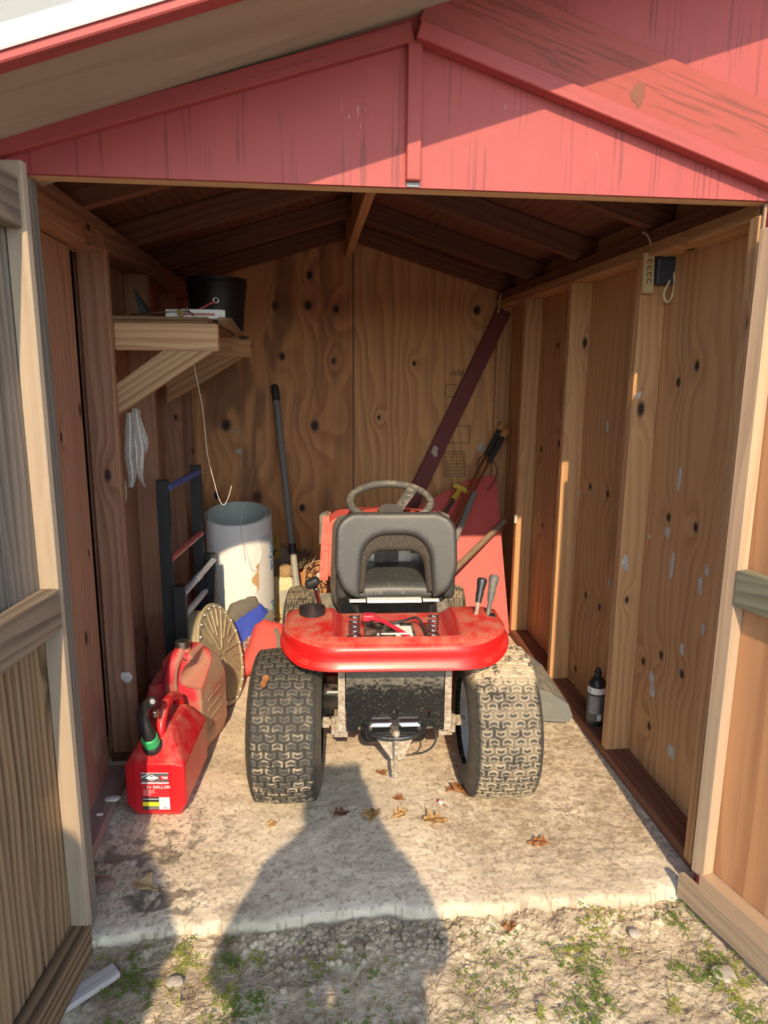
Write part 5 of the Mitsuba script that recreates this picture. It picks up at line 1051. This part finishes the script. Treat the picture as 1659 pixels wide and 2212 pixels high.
# ------------------------------------------------------------------ the two people whose shadows lie on the slab
def body_mesh(bones, step=.022, it=12):
    ic = trimesh.creation.icosphere(2, 1.0).vertices; tot = m3.Manifold()
    for (a, ra, b, rb) in bones:
        pts = np.vstack([ic * ra + np.array(a), ic * rb + np.array(b)]); tot = tot + m3.Manifold.hull_points(pts)
    tot = tot.refine_to_length(step); q = tot.to_mesh(); m = trimesh.Trimesh(q.vert_properties[:, :3], q.tri_verts, process=True)
    trimesh.smoothing.filter_taubin(m, iterations=it); return m
principled('skin', (0.50, 0.30, 0.21), 0.6); principled('shirt', (0.12, 0.14, 0.2), 0.9); principled('trousers', (0.10, 0.11, 0.15), 0.9); principled('hair', (0.08, 0.05, 0.03), 0.8)
def hand(par, wrist, tip_dir, side_dir, mat='skin'):
    w_ = np.array(wrist, float); d = np.array(tip_dir, float); d /= np.linalg.norm(d); s = np.array(side_dir, float); s -= d * (s @ d); s /= np.linalg.norm(s); nz = np.cross(d, s); bn = []
    for i, (o, L) in enumerate(((-.030, .066), (-.010, .076), (.010, .072), (.028, .056))):
        b0 = w_ + d * .085 + s * o; bn += [(w_ + d * .01 + s * o * .6, .014, b0, .011), (b0, .0095, b0 + d * L * .55 + nz * .006, .0085), (b0 + d * L * .55 + nz * .006, .0085, b0 + d * L * .95 + nz * .022, .0075)]
    t0 = w_ + d * .03 - s * .03; bn += [(t0, .012, t0 - s * .03 + d * .03, .010), (t0 - s * .03 + d * .03, .010, t0 - s * .035 + d * .06 + nz * .008, .0085)]
    return body_mesh(bn, .006, 6)
def person(label, x, y, h, hair_kind, arms):
    k = thing('person', label, 'person'); s = h / 1.70; o = np.array([x, y, -.045]); P = lambda a, b, c: o + np.array([a, b, c]) * s
    tors = [(P(-.12, 0, 1.0), .115 * s, P(.12, 0, 1.0), .115 * s), (P(-.11, 0, 1.0), .115 * s, P(-.13, .0, 1.30), .11 * s), (P(.11, 0, 1.0), .115 * s, P(.13, 0, 1.30), .11 * s), (P(-.165, 0, 1.375), .06 * s, P(.165, 0, 1.375), .06 * s), (P(-.13, 0, 1.3), .11 * s, P(.13, 0, 1.3), .11 * s), (P(0, 0, 1.36), .07 * s, P(0, .01, 1.46), .055 * s)] + ([] if hair_kind == 'tail' else [(P(q * .02, -.03, 1.50), .088 * s, P(q * .15, 0, 1.40), .072 * s) for q in (-1, 1)])
    head = [(P(0, .01, 1.44), .055 * s, P(0, .025, 1.53), .055 * s), (P(0, .01, 1.60), .095 * s, P(0, .035, 1.535), .068 * s), (P(0, .125, 1.575), .012 * s, P(0, .118, 1.60), .008 * s), (P(-.082, .01, 1.585), .02 * s, P(-.084, .005, 1.565), .014 * s), (P(.082, .01, 1.585), .02 * s, P(.084, .005, 1.565), .014 * s)]
    legs = []
    for q in (-1, 1): legs += [(P(q * .095, 0, .95), .10 * s, P(q * .11, .01, .50), .062 * s), (P(q * .11, .01, .50), .06 * s, P(q * .12, -.01, .09), .042 * s), (P(q * .12, -.03, .05), .045 * s, P(q * .13, .13, .04), .038 * s)]
    ab = []
    for (sh, el, wr) in arms: ab += [(sh, .058 * s, el, .045 * s), (el, .044 * s, wr, .028 * s)]
    slv = []
    if hair_kind != 'tail':      # loose jacket sleeves and front that bag below the raised arms
        for (sh, el, wr) in arms: q_ = (np.array(el) + np.array(wr)) / 2; slv += [(sh, .07, el, .058), (el, .058, q_, .05), (np.array(sh) * .75 + np.array(wr) * .25 - np.array([0, 0, .05]), .05, el, .055), (P(0, .06, 1.24), .10, np.array(sh) * .6 + np.array(el) * .4, .07)]
    hd_ = [np.array(w) for (_, e, w) in arms]
    obj('body', body_mesh(tors + head + legs + ab + slv), 'shirt', k, smooth=True)
    obj('head_skin', body_mesh([(a, r_ + .002, b, q_ + .002) for a, r_, b, q_ in head], .014, 8), 'skin', k, 'face and neck', smooth=True)
    
    for q in (-1, 1): obj('eye', lathe([(.0001, .004), (.006, .003), (.010, 0)], P(q * .032, .108, 1.592), (0, 1, 0), 12), 'black_print', k)
    obj('mouth', rod(P(-.022, .104, 1.525), P(.022, .104, 1.525), .004), 'leaf2', k)
    hb = [(P(0, -.015, 1.615), .102 * s, P(0, -.03, 1.56), .09 * s)]
    obj('hair', body_mesh(hb, .016, 6), 'hair', k, 'dark hair', smooth=True)
    if hair_kind == 'tail':
        obj('long_hair', body_mesh([(P(0, -.04, 1.55), .105, P(q * .11, -.03, 1.47), .10) for q in (-1, 1)] + [(P(q * .11, -.03, 1.47), .10, P(q * .235, -.02, 1.375), .045) for q in (-1, 1)], .016, 6), 'hair', k, 'flared long hair', smooth=True)
        obj('lock', tube(curve([P(.185, -.02, 1.38), P(.235, -.01, 1.30), P(.235, 0, 1.23), P(.21, 0, 1.16)], 24), np.linspace(.030, .010, 24), 10), 'hair', k, 'curled lock of hair', smooth=True)
    for q in (-1, 1): obj('trouser_leg', body_mesh([(a, r_ + .006, b, w + .006) for a, r_, b, w in legs[:2]] if q < 0 else [(a, r_ + .006, b, w + .006) for a, r_, b, w in legs[3:5]], .03, 6), 'trousers', k, smooth=True)
    for (_, e, w) in arms:
        d = np.array(w) - np.array(e); obj('hand', hand(k, w, d, (1, 0, 0)), 'skin', k, smooth=True)
    return k
hh = 1.67
person('person holding up a phone behind the camera, casting the large central shadow', -.058, -.46, hh, 'short',
       [((-.215, -.46, 1.30), (-.295, -.36, 1.10), (-.078, -.115, 1.30)), ((.12, -.46, 1.30), (.195, -.36, 1.11), (.068, -.115, 1.30))])
obj('phone', rbox(.155, .008, .075, .0035, (-.02, -.03, 1.385)), 'black_plastic', None, 'phone held up by the larger shadow-casting person', 'phone', smooth=40)
person('long-haired person standing left behind the camera, casting the curved left shadow', -.735, -.62, 1.69, 'tail',
       [((-.89, -.62, 1.30), (-.93, -.60, 1.02), (-.90, -.52, .78)), ((-.60, -.62, 1.26), (-.60, -.60, 1.0), (-.61, -.52, .77))])
